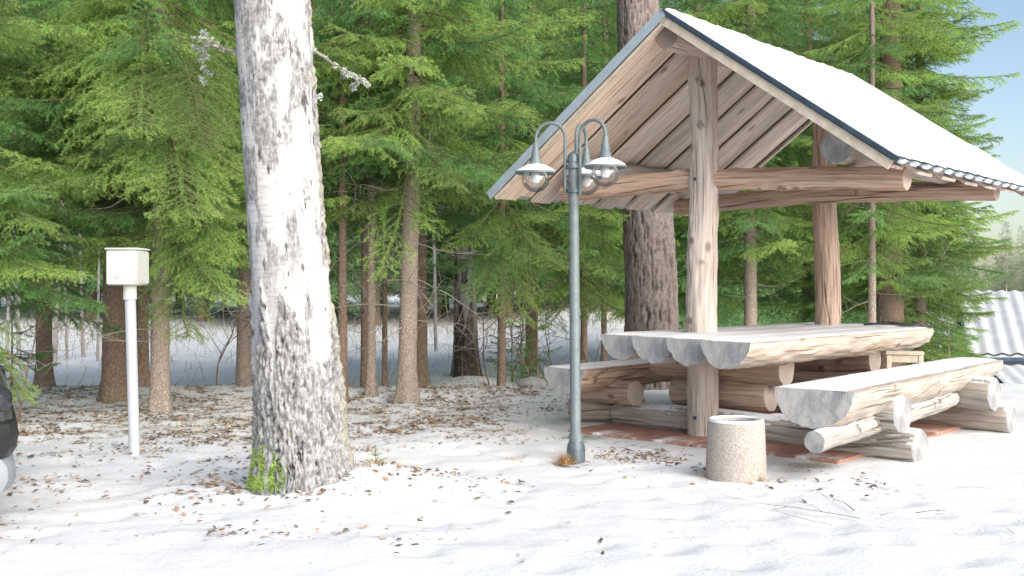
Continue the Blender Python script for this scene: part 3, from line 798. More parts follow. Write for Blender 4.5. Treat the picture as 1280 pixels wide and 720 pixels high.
# ------------------------------------------------------------------ meter box on a pole
M_box = plain("cream_white_plastic", (.56, .57, .53), .5, 0, .07, 6)
M_pole = plain("pale_grey_pole", (.46, .485, .51), .5, 0, .08, 10)
m, n, b = mat("stained_cream_box", .5); co = n.coord()
c = n.mix(n.ramp(n.noise(co, 26, 6, .75), [(.56, 0), (.64, .7)]), (.56, .57, .52), (.25, .27, .21))
n.l(c, b.inputs['Base Color']); M_stain = m
ux_, uy_ = X_(166, 7.09), 7.09
ub = thing("meter_box", "cream plastic meter box on a slim pale pole under the spruces", "meter box", (ux_, uy_, h1(ux_, uy_)))
mb = MB(); mb.tube([(X_(168.5, 7.09), uy_, -.06), (X_(162.5, 7.09), uy_, 1.14)], .036, 20); mb.build("pole", M_pole, ub)
mb = MB(); mb.lathe((X_(162.5, 7.09), uy_, 1.07), [(.037, -.0), (.045, .002), (.043, .10)], 20); mb.build("collar", M_box, ub)
Mb = Matrix.Rotation(R(-3), 3, 'Z'); cxb = X_(155, 7.09)
zt, zb = P(0, 312, 7.0).z, P(0, 356.5, 7.0).z
mb = MB(); mb.box((cxb + .015, uy_ + .03, (zt + zb) / 2), (.215, .22, zt - zb), Mb, .014); mb.build("box", M_stain, ub)
mb = MB(); mb.box((cxb + .012, uy_ - .088, (zt + zb) / 2 - .002), (.20, .016, zt - zb - .012), Mb, .006); dd = mb.build("door", M_box, ub)
mb = MB(); mb.tube([(cxb - .01, uy_ - .094, zb + .065), (cxb - .01, uy_ - .103, zb + .065)], .018, 14); mb.build("lock", M_pole, dd)
mb = MB(); mb.box((cxb + .015, uy_ + .03, zt + .006), (.225, .235, .014), Mb, .005); mb.build("lid", M_box, ub)

# ------------------------------------------------------------------ birch in front
def trunk_mesh(name, pts, radf, n, m, mats, disp=None, uvscale=1.0):
    """pts: list of (x,y,z) control points; radf(z array)->radius"""
    pts = np.array(pts, float); zz = np.linspace(pts[0, 2], pts[-1, 2], m)
    cx_ = np.interp(zz, pts[:, 2], pts[:, 0]); cy_ = np.interp(zz, pts[:, 2], pts[:, 1])
    th = np.linspace(0, 2 * np.pi, n, endpoint=False)
    Z, TH = np.meshgrid(zz, th, indexing='ij'); Z = Z.ravel(); TH = TH.ravel()
    r = radf(Z, TH); at = {}
    if disp: dr, at = disp(Z, TH, r); r = r + dr
    V = np.stack([np.repeat(cx_, n) + np.cos(TH) * r, np.repeat(cy_, n) + np.sin(TH) * r, Z], 1)
    i, j = np.meshgrid(np.arange(m - 1), np.arange(n), indexing='ij'); i = i.ravel(); j = j.ravel()
    f = np.stack([i * n + j, i * n + (j + 1) % n, (i + 1) * n + (j + 1) % n, (i + 1) * n + j], 1)
    UV = np.stack([np.where(TH > np.pi, TH - np.pi, np.pi - TH) * float(np.mean(r)) * 2, Z], 1)
    return mesh(name, V, [(f, 0)], mats, at, UV)

BX, BY = X_(379, 5.86), 5.86
bt = thing("birch_tree", "thick old birch with white bark and mossy rough foot", "tree", (BX, BY, h1(BX, BY)))
def birch_r(Z, TH):
    z = np.maximum(Z, 0)
    r = np.interp(z, [0, .15, .4, .8, 1.4, 2.8, 5.6], [.243, .236, .230, .222, .210, .205, .18])
    root = .035 * np.exp(-z / .11) * (1 + .9 * np.cos(3 * TH + 1.2)) + .02 * np.exp(-z / .4) * np.cos(2 * TH + .5)
    return r + root
def birch_d(Z, TH, r):
    cyl = np.stack([np.cos(TH) * 3.2, np.sin(TH) * 3.2, Z * 1.1], 1)
    base = fbm(cyl * np.array([1, 1, 2.0]) + 3, 4)
    low = 1 - sstep(1.12, 1.26, Z + (base - .33) * 1.6)
    arc = TH * .23
    # diamond shaped scars higher up
    scar = np.zeros_like(Z)
    rs = np.random.default_rng(12)
    for k in range(230):
        ta, zc = rs.uniform(0, 2 * np.pi), rs.uniform(.9, 5.4); big = rs.random() < .3; hw, hh = rs.uniform(.006, .022) * (2.0 if big else .8), rs.uniform(.02, .06) * (1.3 if big else .8)
        da = np.angle(np.exp(1j * (TH - ta))) * .21
        jag = (fbm(np.stack([da * 60, Z * 30, Z * 0 + k], 1), 2) - .33) * 1.3
        d = np.abs(da) / hw + np.abs(Z - zc) / hh + jag
        scar = np.maximum(scar, sstep(1.06, .9, d))
    bands = sstep(.445, .468, fbm(np.stack([np.cos(TH) * 2.6, np.sin(TH) * 2.6, Z * 4 + 30], 1), 4)) * .95 * sstep(.9, 1.5, Z)
    jig = fbm(cyl * 9, 4)
    bark = np.clip(np.maximum(np.maximum(low, scar), bands * sstep(.27, .34, jig)), 0, 1)
    ca, sa = np.cos(TH), np.sin(TH)
    g1 = fbm(np.stack([ca * 8.5, sa * 8.5, Z * 8 + 11], 1), 5); g2 = fbm(np.stack([ca * 19, sa * 19, Z * 24 + 60], 1), 4)
    rid1 = sstep(.036, .008, np.abs(g1 - .33)); rid2 = sstep(.03, .004, np.abs(g2 - .33))
    crack = np.maximum(rid1 * sstep(.1, .4, vnoise(cyl * 3)), .6 * rid2 * sstep(.35, .65, vnoise(cyl * 6 + 9)))
    rough = (fbm(np.stack([np.cos(TH) * 14, np.sin(TH) * 14, Z * 22], 1), 4) - .5)
    dr = low * (.012 - .030 * np.clip(crack, 0, 1) + .030 * rough + .028 * (g2 - .33)) + .006 * scar * (rough * 2 + .3) + .0025 * rough
    # shaggy lichen edge on the right hand side
    sidew = np.exp(-(np.angle(np.exp(1j * (TH + .05))) / .42) ** 2)
    lich = sidew * sstep(.47, .6, fbm(np.stack([np.cos(TH) * 8, np.sin(TH) * 8, Z * 9 + 40], 1), 4))
    dr = dr + lich * .006 * (1 + 7 * (g2 - .33))
    cr = np.clip(crack * np.maximum(low * .95, scar * .55) + .75 * scar * sstep(.24, .40, jig), 0, 1)
    return dr, {'bark': bark, 'crack': cr, 'lichen': np.clip(lich, 0, 1)}
bp = [(X_(379, 5.86), BY, -.12), (X_(375, 5.86), BY, .35), (X_(368, 5.86), BY, .9), (X_(357, 5.86), BY, 1.5), (X_(339, 5.86), BY, 2.78), (X_(318, 5.86), BY + .05, 5.6)]
bp = [(x - BX, y - BY, z) for x, y, z in bp]
tr = link("trunk", trunk_mesh("trunk", bp, birch_r, 260, 460, [M_birch], birch_d), bt, (0, 0, -h1(BX, BY)))
# moss on the left foot
r = np.random.default_rng(8); nm = 5200
ta = r.normal(3.93, .27, nm) ; zm = np.abs(r.normal(.0, .095, nm)) + .05
keep = vnoise(np.stack([ta * 9, zm * 14, ta * 0], 1)) > .42; ta, zm = ta[keep], zm[keep]; nm = len(ta)
rad_ = birch_r(zm, ta) + .010
cxm = np.interp(zm, [p[2] for p in bp], [p[0] for p in bp])
c = np.stack([cxm + np.cos(ta) * rad_, np.sin(ta) * rad_, zm], 1)
d = np.stack([np.cos(ta), np.sin(ta), r.uniform(-.1, .9, nm)], 1) + r.normal(0, .5, (nm, 3)); d /= np.linalg.norm(d, axis=1)[:, None]
sdv = np.cross(d, r.normal(0, 1, (nm, 3))); sdv /= np.linalg.norm(sdv, axis=1)[:, None]
L = r.uniform(.012, .03, nm)[:, None]
V = np.stack([c - sdv * .004, c + sdv * .004, c + d * L], 1).reshape(-1, 3)
link("moss", mesh("moss", V, [(np.arange(nm * 3).reshape(-1, 3), 0)], [M_moss]), bt, (0, 0, -h1(BX, BY)))

# ------------------------------------------------------------------ lichen covered dead branch builder
def twig_tree(mb, p, d, L, r, depth, rg, droop=.1):
    pts = [Vector(p)]; dd = Vector(d).normalized(); n = max(3, int(L / .09))
    for k in range(n):
        dd = (dd + Vector((rg.gauss(0, .13), rg.gauss(0, .13), rg.gauss(0, .10) - droop * .12))).normalized()
        pts.append(pts[-1] + dd * (L / n))
        if depth > 0 and k > 0 and rg.random() < .75:
            s = Vector((rg.gauss(0, 1), rg.gauss(0, 1), rg.gauss(0, .5))).normalized()
            twig_tree(mb, pts[-1], (dd * .7 + s * .8), L * rg.uniform(.22, .5) * (1 - k / n * .5), r * .5, depth - 1, rg, droop)
    mb.tube(pts, [r * (1 - .75 * k / n) for k in range(n + 1)], 4 if depth < 2 else 5, cap=False)

def lichen_coat(pts_tris, name, parent, n, rg, size=.014):
    me = pts_tris; vs = np.array([v.co[:] for v in me.vertices]); r = np.random.default_rng(rg)
    c = vs[r.integers(0, len(vs), n)] + r.normal(0, .006, (n, 3))
    d = r.normal(0, 1, (n, 3)) - np.array([0, 0, .5]); d /= np.linalg.norm(d, axis=1)[:, None]
    s = np.cross(d, r.normal(0, 1, (n, 3))); s /= np.linalg.norm(s, axis=1)[:, None]
    L = r.uniform(.4, 1.6, n)[:, None] * size
    V = np.stack([c - s * .3 * L, c + s * .3 * L, c + d * L], 1).reshape(-1, 3)
    return link(name, mesh(name, V, [(np.arange(n * 3).reshape(-1, 3), 0)], [M_lichen]), parent)
rg = random.Random(21)
mb = MB(); a0 = P(386, 56, 5.9); a1 = P(458, 100, 6.2); twig_tree(mb, a0 - Vector((.05, 0, -.02)), a1 - a0, (a1 - a0).length * 1.15, .012, 2, rg, .3)
o = mb.build("dead_branch", M_dead, bt); lichen_coat(o.data, "lichen", o, 1500, 3)
mb = MB(); a0 = P(386, 136, 5.9); a1 = P(410, 122, 6.0); twig_tree(mb, a0 - Vector((.05, 0, .02)), a1 - a0, .16, .006, 1, rg, .1)
o = mb.build("dead_branch", M_dead, bt); lichen_coat(o.data, "lichen", o, 200, 4)
mb = MB(); a0 = P(300, 66, 5.85); a1 = P(205, 76, 6.1); twig_tree(mb, a0 + Vector((.05, 0, .0)), a1 - a0, .52, .011, 2, rg, .2)
o = mb.build("dead_branch", M_dead, bt); lichen_coat(o.data, "lichen", o, 1100, 6)

# ------------------------------------------------------------------ spruce branches (shared meshes)
def needles(segs, r, pitch=.0080, per=3, ln=.022, wd=.0036):
    """segs: list of (p, dir, length, tip0, tip1). Returns verts (n*3,3), tip attr"""
    Bs, As, Ts = [], [], []
    for p, d, L, t0, t1 in segs:
        k = max(2, int(L / pitch)); s = (np.arange(k) + .5) / k
        Bs.append(p[None] + d[None] * (s * L)[:, None]); As.append(np.repeat(d[None], k, 0)); Ts.append(t0 + (t1 - t0) * s)
    B = np.repeat(np.concatenate(Bs), per, 0); A = np.repeat(np.concatenate(As), per, 0); T = np.repeat(np.concatenate(Ts), per)
    n = len(B); q = r.normal(0, 1, (n, 3)); q[:, 2] += .35
    q -= (q * A).sum(1)[:, None] * A; q /= np.linalg.norm(q, axis=1)[:, None] + 1e-9
    D = A * r.uniform(.45, .85, n)[:, None] + q * r.uniform(.6, .95, n)[:, None]; D /= np.linalg.norm(D, axis=1)[:, None]
    sd = np.cross(D, r.normal(0, 1, (n, 3))); sd /= np.linalg.norm(sd, axis=1)[:, None] + 1e-9
    l = (ln * r.uniform(.7, 1.2, n))[:, None]
    V = np.stack([B - sd * wd / 2, B + sd * wd / 2, B + D * l], 1).reshape(-1, 3)
    return V, np.repeat(T, 3)

def spruce_branch(L, seed, droop=.35, lift=.3, dens=1.15, hang=.8):
    r = np.random.default_rng(seed); rg = random.Random(seed)
    N_ = 26; t = np.linspace(0, 1, N_ + 1)
    ax = np.stack([L * t * .97, np.cumsum(r.normal(0, .006 * L, N_ + 1)) * t, -droop * L * t + lift * L * t ** 2.2], 1)
    segs = []; wood_ = MB()
    wood_.tube([tuple(p) for p in ax[::2]], [.0062 * L ** .5 * (1 - .85 * x) + .0012 for x in t[::2]], 5, cap=False)
    sp = .042 / dens; s = .12 * L; side = 1
    while s < L * .995:
        f = s / L; i = min(int(f * N_), N_ - 1); p = ax[i] + (ax[i + 1] - ax[i]) * (f * N_ - i)
        d0 = ax[i + 1] - ax[i]; d0 = d0 / np.linalg.norm(d0)
        bl = (.40 * L ** .85 * (1 - f) ** .75 + .07) * rg.uniform(.6, 1.12) * (.45 + .55 * min(1, f / .3))
        la = np.cross(np.array([0, 0, 1.0]), d0); la /= np.linalg.norm(la); la *= side
        ang_ = R(rg.uniform(42, 66)); d = d0 * math.cos(ang_) + la * math.sin(ang_) + np.array([0, 0, rg.uniform(-.35, .12)])
        d /= np.linalg.norm(d)
        nseg = max(2, int(bl / .06)); sl = bl / nseg; pts = [p]
        for k in range(nseg):
            d = d + np.array([0, 0, -hang * sl * rg.uniform(.6, 1.6)]) + r.normal(0, .05, 3); d /= np.linalg.norm(d)
            q0 = pts[-1]; pts.append(q0 + d * sl); fk = (k + 1) / nseg
            segs.append((q0, d, sl, .25 + .5 * fk * f + .1, .3 + .65 * fk))
            for sg in (1, -1):
                if rg.random() < .93 and k > 0 or nseg < 3:
                    tl = (bl * (1 - fk) * .42 + .035) * rg.uniform(.6, 1.2)
                    lb = np.cross(np.array([0, 0, 1.0]), d); lb /= np.linalg.norm(lb) + 1e-9
                    td = d * .72 + lb * sg * .68 + np.array([0, 0, rg.uniform(-.95, .0)]); td /= np.linalg.norm(td)
                    o_ = q0 + d * sl * rg.random()
                    half_ = tl * .5; td2 = td + np.array([0, 0, -.35 * rg.random()]); td2 /= np.linalg.norm(td2)
                    segs.append((o_, td, half_, .25, .5)); segs.append((o_ + td * half_, td2, half_, .5, 1.0))
        wood_.tube([tuple(x) for x in pts], [.0032 * (1 - .6 * k / nseg) for k in range(nseg + 1)], 3, cap=False)
        side = -side; s += sp * rg.uniform(.6, 1.4)
    for i in range(int(N_ * .12), N_):
        d = ax[i + 1] - ax[i]; l = np.linalg.norm(d); segs.append((ax[i], d / l, l, .4, .4 + .6 * i / N_)); segs.append((ax[i], d / l, l, .3, .3 + .6 * i / N_)); segs.append((ax[i] + np.array([0, 0, .012]), d / l, l, .3, .3 + .6 * i / N_))
    V, T = needles(segs, r)
    wv = np.concatenate(wood_.v); nn_ = len(V)
    verts = np.concatenate([V, wv]); tip = np.concatenate([T, np.zeros(len(wv))])
    sets = [(np.arange(nn_).reshape(-1, 3), 0), (np.array(wood_.f[4]) + nn_, 1)]
    return mesh("branch", verts, sets, [M_needle, M_twig], {'tip': tip})
BR = []   # (length, mesh)
for L, sds in ((.75, (1, 2)), (1.15, (3, 4, 5)), (1.6, (6, 7, 8)), (2.1, (9, 10))):
    for sdd in sds: BR.append((L, spruce_branch(L, sdd, droop=.30 + .05 * (sdd % 3), lift=.22 + .04 * (sdd % 2))))
BRD = BR
BRL = []  # same branches again in the brighter, sunlit needle colour
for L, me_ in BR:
    c_ = me_.copy(); c_.materials[0] = M_needle_sunlit; BRL.append((L, c_))
LIMB = spruce_branch(3.1, 77, droop=.28, lift=.10, dens=1.9, hang=.8); LIMB.materials[0] = M_needle_sunlit
DEAD = []
for k in range(5):
    rg = random.Random(300 + k); mb = MB(); L = (.7, 1.0, 1.3, 1.5, .9)[k]
    twig_tree(mb, (0, 0, 0), (1, 0, -.12), L, .0065, 2, rg, .25)
    DEAD.append(mesh("dead_branch", np.concatenate(mb.v), [(np.array(mb.f[4]), 0)], [M_dead]))
print("branch tris", [len(b[1].polygons) for b in BR], len(LIMB.polygons), [len(d.polygons) for d in DEAD])

def trunk_simple(name, H, dia, seed, mat_, lean=(0, 0), n=22):
    rr = dia / 2
    def radf(Z, TH):
        z = np.maximum(Z, 0); base = rr * np.clip(1 - z / (H * 1.04), .03, 1) ** .8
        return base * (1 + .10 * (fbm(np.stack([np.cos(TH), np.sin(TH), Z * 1.2 + seed], 1), 2) - .5)) + rr * .42 * np.exp(-z / .16) * (1 + .5 * np.cos(4 * TH + seed))
    def disp(Z, TH, r):
        dr = (fbm(np.stack([np.cos(TH) * 5, np.sin(TH) * 5, Z * 7 + seed], 1), 3) - .5) * rr * .16
        rs = np.random.default_rng(seed)
        for k in range(int(H * 3)):
            za, ta = rs.uniform(.3, min(H, 5)), rs.uniform(0, 6.28)
            dr = dr + .012 * np.exp(-((Z - za) / .018) ** 2 - (np.angle(np.exp(1j * (TH - ta))) * rr / .018) ** 2)
        return dr, {}
    return trunk_mesh(name, [(0, 0, -.15), (lean[0] * .25, lean[1] * .25, H * .25), (lean[0], lean[1], H)], radf, n, int(40 + H * 14), [mat_], disp)

def spruce(px, Y, dia, zlow, Rc, H, label, seed, mat_=None, per=6, dz=.25, ndead=14, lean=(0, 0), gap=None, name="spruce_tree", zdead=None, dmin=.5, light=0.0):
    rg = random.Random(seed); x = X_(px, Y); z0 = h1(x, Y)
    t = thing(name, label, "tree", (x, Y, z0), "spruces around the clearing")
    link("trunk", trunk_simple("trunk", H, dia, seed, mat_ or M_bark, lean), t)
    Rc = Rc * 1.18; zv = min(H - .3, CAMZ + .285 * (Y + .5) + .5)
    z = zlow
    while z < zv:
        prof = Rc * (1 - .75 * (z - zlow) / (H - zlow)) * (.75 + .25 * min(1, (z - zlow) / 1.0))
        a0 = rg.uniform(0, 360); k_ = per if z < CAMZ + .30 * (Y + 1.5) else max(3, per - 1)
        for k in range(k_):
            az = a0 + 360 * k / k_ + rg.uniform(-25, 25)
            if gap and any(abs((az - g0 + 180) % 360 - 180) < gw and z < gz for g0, gw, gz in gap): continue
            L = prof * rg.uniform(.7, 1.15)
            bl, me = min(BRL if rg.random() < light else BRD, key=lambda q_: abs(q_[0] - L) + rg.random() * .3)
            sc = max(.75, min(1.3, L / bl)); zz = z + rg.uniform(-.12, .12)
            fx = lean[0] * zz / H; fy = lean[1] * zz / H
            link("branch", me, t, (fx, fy, zz), (rg.uniform(-.25, .25), R(rg.uniform(-8, 16)), R(az)), sc)
        z += dz * rg.uniform(.8, 1.2)
    for k in range(ndead):
        zz = rg.uniform(dmin, (zdead or zlow + .7)); az = rg.uniform(0, 360); me = rg.choice(DEAD)
        link("dead_branch", me, t, (0, 0, zz), (rg.uniform(0, 6.28), R(rg.uniform(-5, 20)), R(az)), rg.uniform(.5, 1.0) * min(1, .5 + dia * 3))
    return t

def aimed(tree, start, tip, me, L, roll=0.0):
    start, tip = Vector(start), Vector(tip); d = tip - start
    q_ = d.to_track_quat('X', 'Z'); e = q_.to_euler()
    o = link("branch", me, tree, start - tree.location, None, d.length / L); o.rotation_euler = e
    return o

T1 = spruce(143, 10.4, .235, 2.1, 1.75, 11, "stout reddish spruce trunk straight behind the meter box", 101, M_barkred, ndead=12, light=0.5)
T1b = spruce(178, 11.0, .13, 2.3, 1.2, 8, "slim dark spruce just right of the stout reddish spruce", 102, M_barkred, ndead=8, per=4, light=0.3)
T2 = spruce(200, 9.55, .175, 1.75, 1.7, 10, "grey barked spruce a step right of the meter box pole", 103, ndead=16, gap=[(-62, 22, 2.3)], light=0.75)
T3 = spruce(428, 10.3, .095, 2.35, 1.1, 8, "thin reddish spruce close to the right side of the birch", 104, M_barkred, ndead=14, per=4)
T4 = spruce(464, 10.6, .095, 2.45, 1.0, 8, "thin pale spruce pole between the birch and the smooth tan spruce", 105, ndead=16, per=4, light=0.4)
T5 = spruce(508, 10.25, .185, 2.25, 1.55, 12, "smooth tan spruce trunk with thin dead side twigs", 106, ndead=30, zdead=2.7, gap=[(-90, 35, 2.5)], lean=(.25, 0), light=0.7)
T6 = spruce(526, 12.8, .165, 2.2, 1.5, 11, "dark spruce trunk half hidden behind the smooth tan spruce", 107, M_barkred, ndead=10, per=4, dz=.33)
T7 = spruce(627, 12.3, .10, 1.9, 1.35, 9, "thin dark spruce right of the peeling grey birch", 108, M_barkred, ndead=12, light=0.35, per=4, dz=.33)
T8 = spruce(455, 11.6, .075, 2.1, 1.0, 8, "very thin dark spruce directly behind the pale spruce pole", 109, M_barkred, ndead=8, per=4, dz=.33)
T9 = spruce(481, 12.9, .07, 1.7, 1.0, 8, "very thin dark spruce left of the smooth tan spruce", 110, M_barkred, ndead=8, per=4, dz=.33)
T10 = spruce(730, 14.2, .10, 1.5, 1.7, 10, "dark spruce seen just right of the lamp pole", 111, M_barkred, ndead=10, light=0.5, per=4, dz=.33)
T11 = spruce(755, 15.2, .085, 1.5, 1.5, 9, "thin dark spruce between the lamp pole and the big pine", 112, M_barkred, ndead=8, light=0.4, per=4, dz=.33)
T12 = spruce(938, 14.0, .18, 1.9, 1.7, 12, "straight grey spruce framed between the two shelter posts", 113, ndead=14, light=0.6)
T13 = spruce(1113, 14.6, .38, 1.55, 1.6, 15, "thick dark spruce right of the rear shelter post", 114, M_barkred, ndead=14, per=5, light=0.8)
T14 = spruce(1090, 13.2, .105, 1.7, 1.25, 9, "slim pale spruce in front of the thick dark spruce", 115, ndead=10, per=4, light=0.8)
T15 = spruce(1150, 15.0, .20, .45, 1.15, 9.5, "bushy spruce with green skirts nearly to the snow", 116, ndead=4, per=9, dz=.20, light=0.9)
T16 = spruce(-55, 9.3, .22, 1.45, 1.9, 10, "spruce at the far left whose branches hang into view", 117, ndead=8, per=5, light=0.45)
T17 = spruce(55, 13.4, .2, 1.7, 1.8, 11, "spruce standing behind the far left spruce", 118, M_barkred, ndead=8, per=4, dz=.33)
T18 = spruce(305, 12.2, .17, 2.1, 1.8, 11, "spruce hidden behind the thick white birch", 119, ndead=16, per=4, dz=.33)
T19 = spruce(575, 15.4, .2, 2.6, 1.9, 13, "tall spruce behind the peeling grey birch", 120, M_barkred, ndead=6, per=4, dz=.33)
T20 = spruce(665, 16.4, .2, 2.2, 1.9, 13, "tall spruce behind the left roof corner", 121, M_barkred, ndead=6, light=0.4, per=4, dz=.33)
T21 = spruce(1010, 16.5, .2, 1.5, 1.9, 14, "tall spruce behind the rear shelter post", 122, M_barkred, ndead=6, light=0.6, per=4, dz=.33)
T22 = spruce(870, 16.0, .2, 1.2, 1.9, 14, "tall spruce right of the big pine", 123, M_barkred, ndead=6, light=0.4, per=4, dz=.33)
T23 = spruce(390, 14.6, .16, 2.4, 1.6, 11, "spruce deep in shade right behind the white birch", 124, M_barkred, ndead=8, per=4)

# long limbs that hang into the picture
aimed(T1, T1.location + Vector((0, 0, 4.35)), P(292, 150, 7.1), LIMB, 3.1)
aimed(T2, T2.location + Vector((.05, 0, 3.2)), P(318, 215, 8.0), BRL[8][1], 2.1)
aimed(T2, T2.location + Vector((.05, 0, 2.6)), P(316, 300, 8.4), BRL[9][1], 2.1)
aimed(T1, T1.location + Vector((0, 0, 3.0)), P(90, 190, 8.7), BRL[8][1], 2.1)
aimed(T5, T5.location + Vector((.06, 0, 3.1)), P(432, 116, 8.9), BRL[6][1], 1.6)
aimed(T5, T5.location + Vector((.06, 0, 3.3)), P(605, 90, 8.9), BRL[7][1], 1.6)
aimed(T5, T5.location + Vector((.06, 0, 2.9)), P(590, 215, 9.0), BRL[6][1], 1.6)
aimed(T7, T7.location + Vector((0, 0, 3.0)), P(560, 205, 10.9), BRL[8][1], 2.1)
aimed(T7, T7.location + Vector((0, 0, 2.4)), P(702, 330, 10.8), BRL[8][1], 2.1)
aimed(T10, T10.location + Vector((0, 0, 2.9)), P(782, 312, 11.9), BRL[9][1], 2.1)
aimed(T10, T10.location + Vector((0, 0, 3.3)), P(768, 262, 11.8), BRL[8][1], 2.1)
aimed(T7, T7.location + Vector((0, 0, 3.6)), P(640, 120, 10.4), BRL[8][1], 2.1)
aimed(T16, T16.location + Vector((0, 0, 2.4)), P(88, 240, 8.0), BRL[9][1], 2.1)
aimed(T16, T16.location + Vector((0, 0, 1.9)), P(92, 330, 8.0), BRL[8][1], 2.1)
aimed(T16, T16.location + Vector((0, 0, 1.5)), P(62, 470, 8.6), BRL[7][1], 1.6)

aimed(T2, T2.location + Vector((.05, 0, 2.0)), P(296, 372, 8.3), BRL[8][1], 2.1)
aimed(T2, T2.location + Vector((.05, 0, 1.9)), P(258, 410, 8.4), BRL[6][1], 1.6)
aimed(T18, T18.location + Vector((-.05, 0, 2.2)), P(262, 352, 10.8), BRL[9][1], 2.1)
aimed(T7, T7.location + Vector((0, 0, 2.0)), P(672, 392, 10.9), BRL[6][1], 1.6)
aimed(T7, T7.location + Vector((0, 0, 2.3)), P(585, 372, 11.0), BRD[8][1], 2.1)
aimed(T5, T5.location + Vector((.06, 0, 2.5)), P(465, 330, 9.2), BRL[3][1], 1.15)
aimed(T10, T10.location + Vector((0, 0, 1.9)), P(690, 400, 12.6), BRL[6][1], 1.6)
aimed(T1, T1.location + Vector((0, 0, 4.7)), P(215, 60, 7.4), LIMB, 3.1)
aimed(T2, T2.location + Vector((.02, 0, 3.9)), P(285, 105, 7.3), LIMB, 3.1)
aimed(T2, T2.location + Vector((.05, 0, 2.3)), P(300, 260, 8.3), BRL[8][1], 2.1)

# ------------------------------------------------------------------ pine and the peeling birch
PX, PY = X_(814, 12.2), 12.2
pt = thing("pine_tree", "huge pine with ridged grey brown bark behind the shelter", "tree", (PX, PY, h1(PX, PY)))
def pine_r(Z, TH):
    z = np.maximum(Z, 0); return np.interp(z, [0, .6, 1.5, 4.5, 9], [.34, .315, .30, .245, .16]) + .10 * np.exp(-z / .2)
def pine_d(Z, TH, r):
    ca, sa = np.cos(TH), np.sin(TH)
    g1 = fbm(np.stack([ca * 5.5, sa * 5.5, Z * 2.2 + 3], 1), 4); g2 = fbm(np.stack([ca * 12, sa * 12, Z * 6 + 50], 1), 3)
    cr = np.maximum(sstep(.06, .0, np.abs(g1 - .33)), .7 * sstep(.05, 0, np.abs(g2 - .33)))
    rough = fbm(np.stack([ca * 9, sa * 9, Z * 10], 1), 4) - .5
    return -.035 * cr + .03 * rough, {'crack': cr}
link("trunk", trunk_mesh("trunk", [(0, 0, -.2), (0, 0, 1.2), (X_(797, 12.2) - PX, 0, 4.5), (X_(788, 12.2) - PX, 0, 9)], pine_r, 150, 320, [M_pine], pine_d), pt)
QX, QY = X_(584, 13.4), 13.4
qt = thing("birch_tree", "peeling grey and black birch trunk standing deeper in the trees", "tree", (QX, QY, h1(QX, QY) - .1))
def q_r(Z, TH):
    z = np.maximum(Z, 0); return np.interp(z, [0, .5, 1.5, 7], [.17, .15, .138, .10]) + .09 * np.exp(-z / .2) * (1 + .6 * np.cos(3 * TH))
def q_d(Z, TH, r):
    arc = TH * .15; w = (fbm(np.stack([arc * 9, Z * 4, Z * 0], 1), 3) - .5) * 1.6
    d1, d2 = worley(np.stack([arc * 22 + w, Z * 5 + w, Z * 0], 1)); cr = sstep(.4, .05, d2 - d1)
    pat = sstep(.42, .56, fbm(np.stack([np.cos(TH) * 2, np.sin(TH) * 2, Z * 3.2 + 8], 1), 4))
    low = 1 - sstep(.3, 1.1, Z)
    return -.02 * cr * pat, {'bark': np.clip(pat + low, 0, 1), 'crack': np.clip(pat * .55 * vnoise(np.stack([arc * 30, Z * 9, Z * 0], 1)) + cr * .6 * np.maximum(pat, low) + low * .5, 0, 1), 'lichen': low * .3}
link("trunk", trunk_mesh("trunk", [(0, 0, -.2), (-.02, 0, 1.2), (-.16, 0, 7)], q_r, 70, 220, [M_greybirch], q_d), qt)

# ------------------------------------------------------------------ the wood behind: one thing per tree, crowns share meshes
def far_crown(H, Rc, zlow, seed, nseg=26, mat_=None):
    r = np.random.default_rng(seed); segs = []
    z = zlow
    while z < H - .1:
        Lr = Rc * (1 - (z - zlow) / (H - zlow)) ** .85 * r.uniform(.8, 1.1) + .15
        for k in range(7):
            az = r.uniform(0, 2 * np.pi); L = Lr * r.uniform(.65, 1.1); o = np.array([np.cos(az), np.sin(az), 0.0]); la = np.array([-np.sin(az), np.cos(az), 0.0])
            dr = r.uniform(.2, .42); m = max(6, int(L * nseg))
            tt = np.sort(r.uniform(.08, 1, m))
            for t in tt:
                p = o * L * t + np.array([0, 0, z + r.uniform(-.14, .14) - dr * L * t + .22 * L * t * t])
                sg = r.choice((-1, 1)); ln = (.42 * L * (1 - t) + .12) * r.uniform(.5, 1.1)
                d = o * .55 + la * sg * r.uniform(.5, 1) + np.array([0, 0, r.uniform(-.75, -.05)]); d /= np.linalg.norm(d)
                segs.append((p, d, ln, .15 + .3 * t, .55 + .45 * t))
        z += .30
    V, T = needles(segs, r, pitch=.05, per=2, ln=.10, wd=.017)
    return mesh("crown", V, [(np.arange(len(V)).reshape(-1, 3), 0)], [mat_ or M_far], {'tip': T})
CR = [far_crown(11, 2.1, 1.3, 41), far_crown(13, 2.4, 1.8, 42), far_crown(9, 1.9, .8, 43), far_crown(14, 2.2, 2.6, 44)]
print("crown tris", [len(c.polygons) for c in CR])
FT = [trunk_simple("trunk", h_, .2, 60 + k, M_barkred, n=10) for k, h_ in enumerate((11, 13, 9, 14))]
rg = random.Random(5)
spots = []
for Y0, Y1, n_, p0, p1 in ((27, 30, 18, -60, 1110), (31, 34, 18, -80, 1130), (35, 42, 18, -100, 1140), (42, 56, 16, -100, 1160)):
    for k in range(n_):
        spots.append((p0 + (p1 - p0) * (k + rg.uniform(.15, .85)) / n_, rg.uniform(Y0, Y1)))
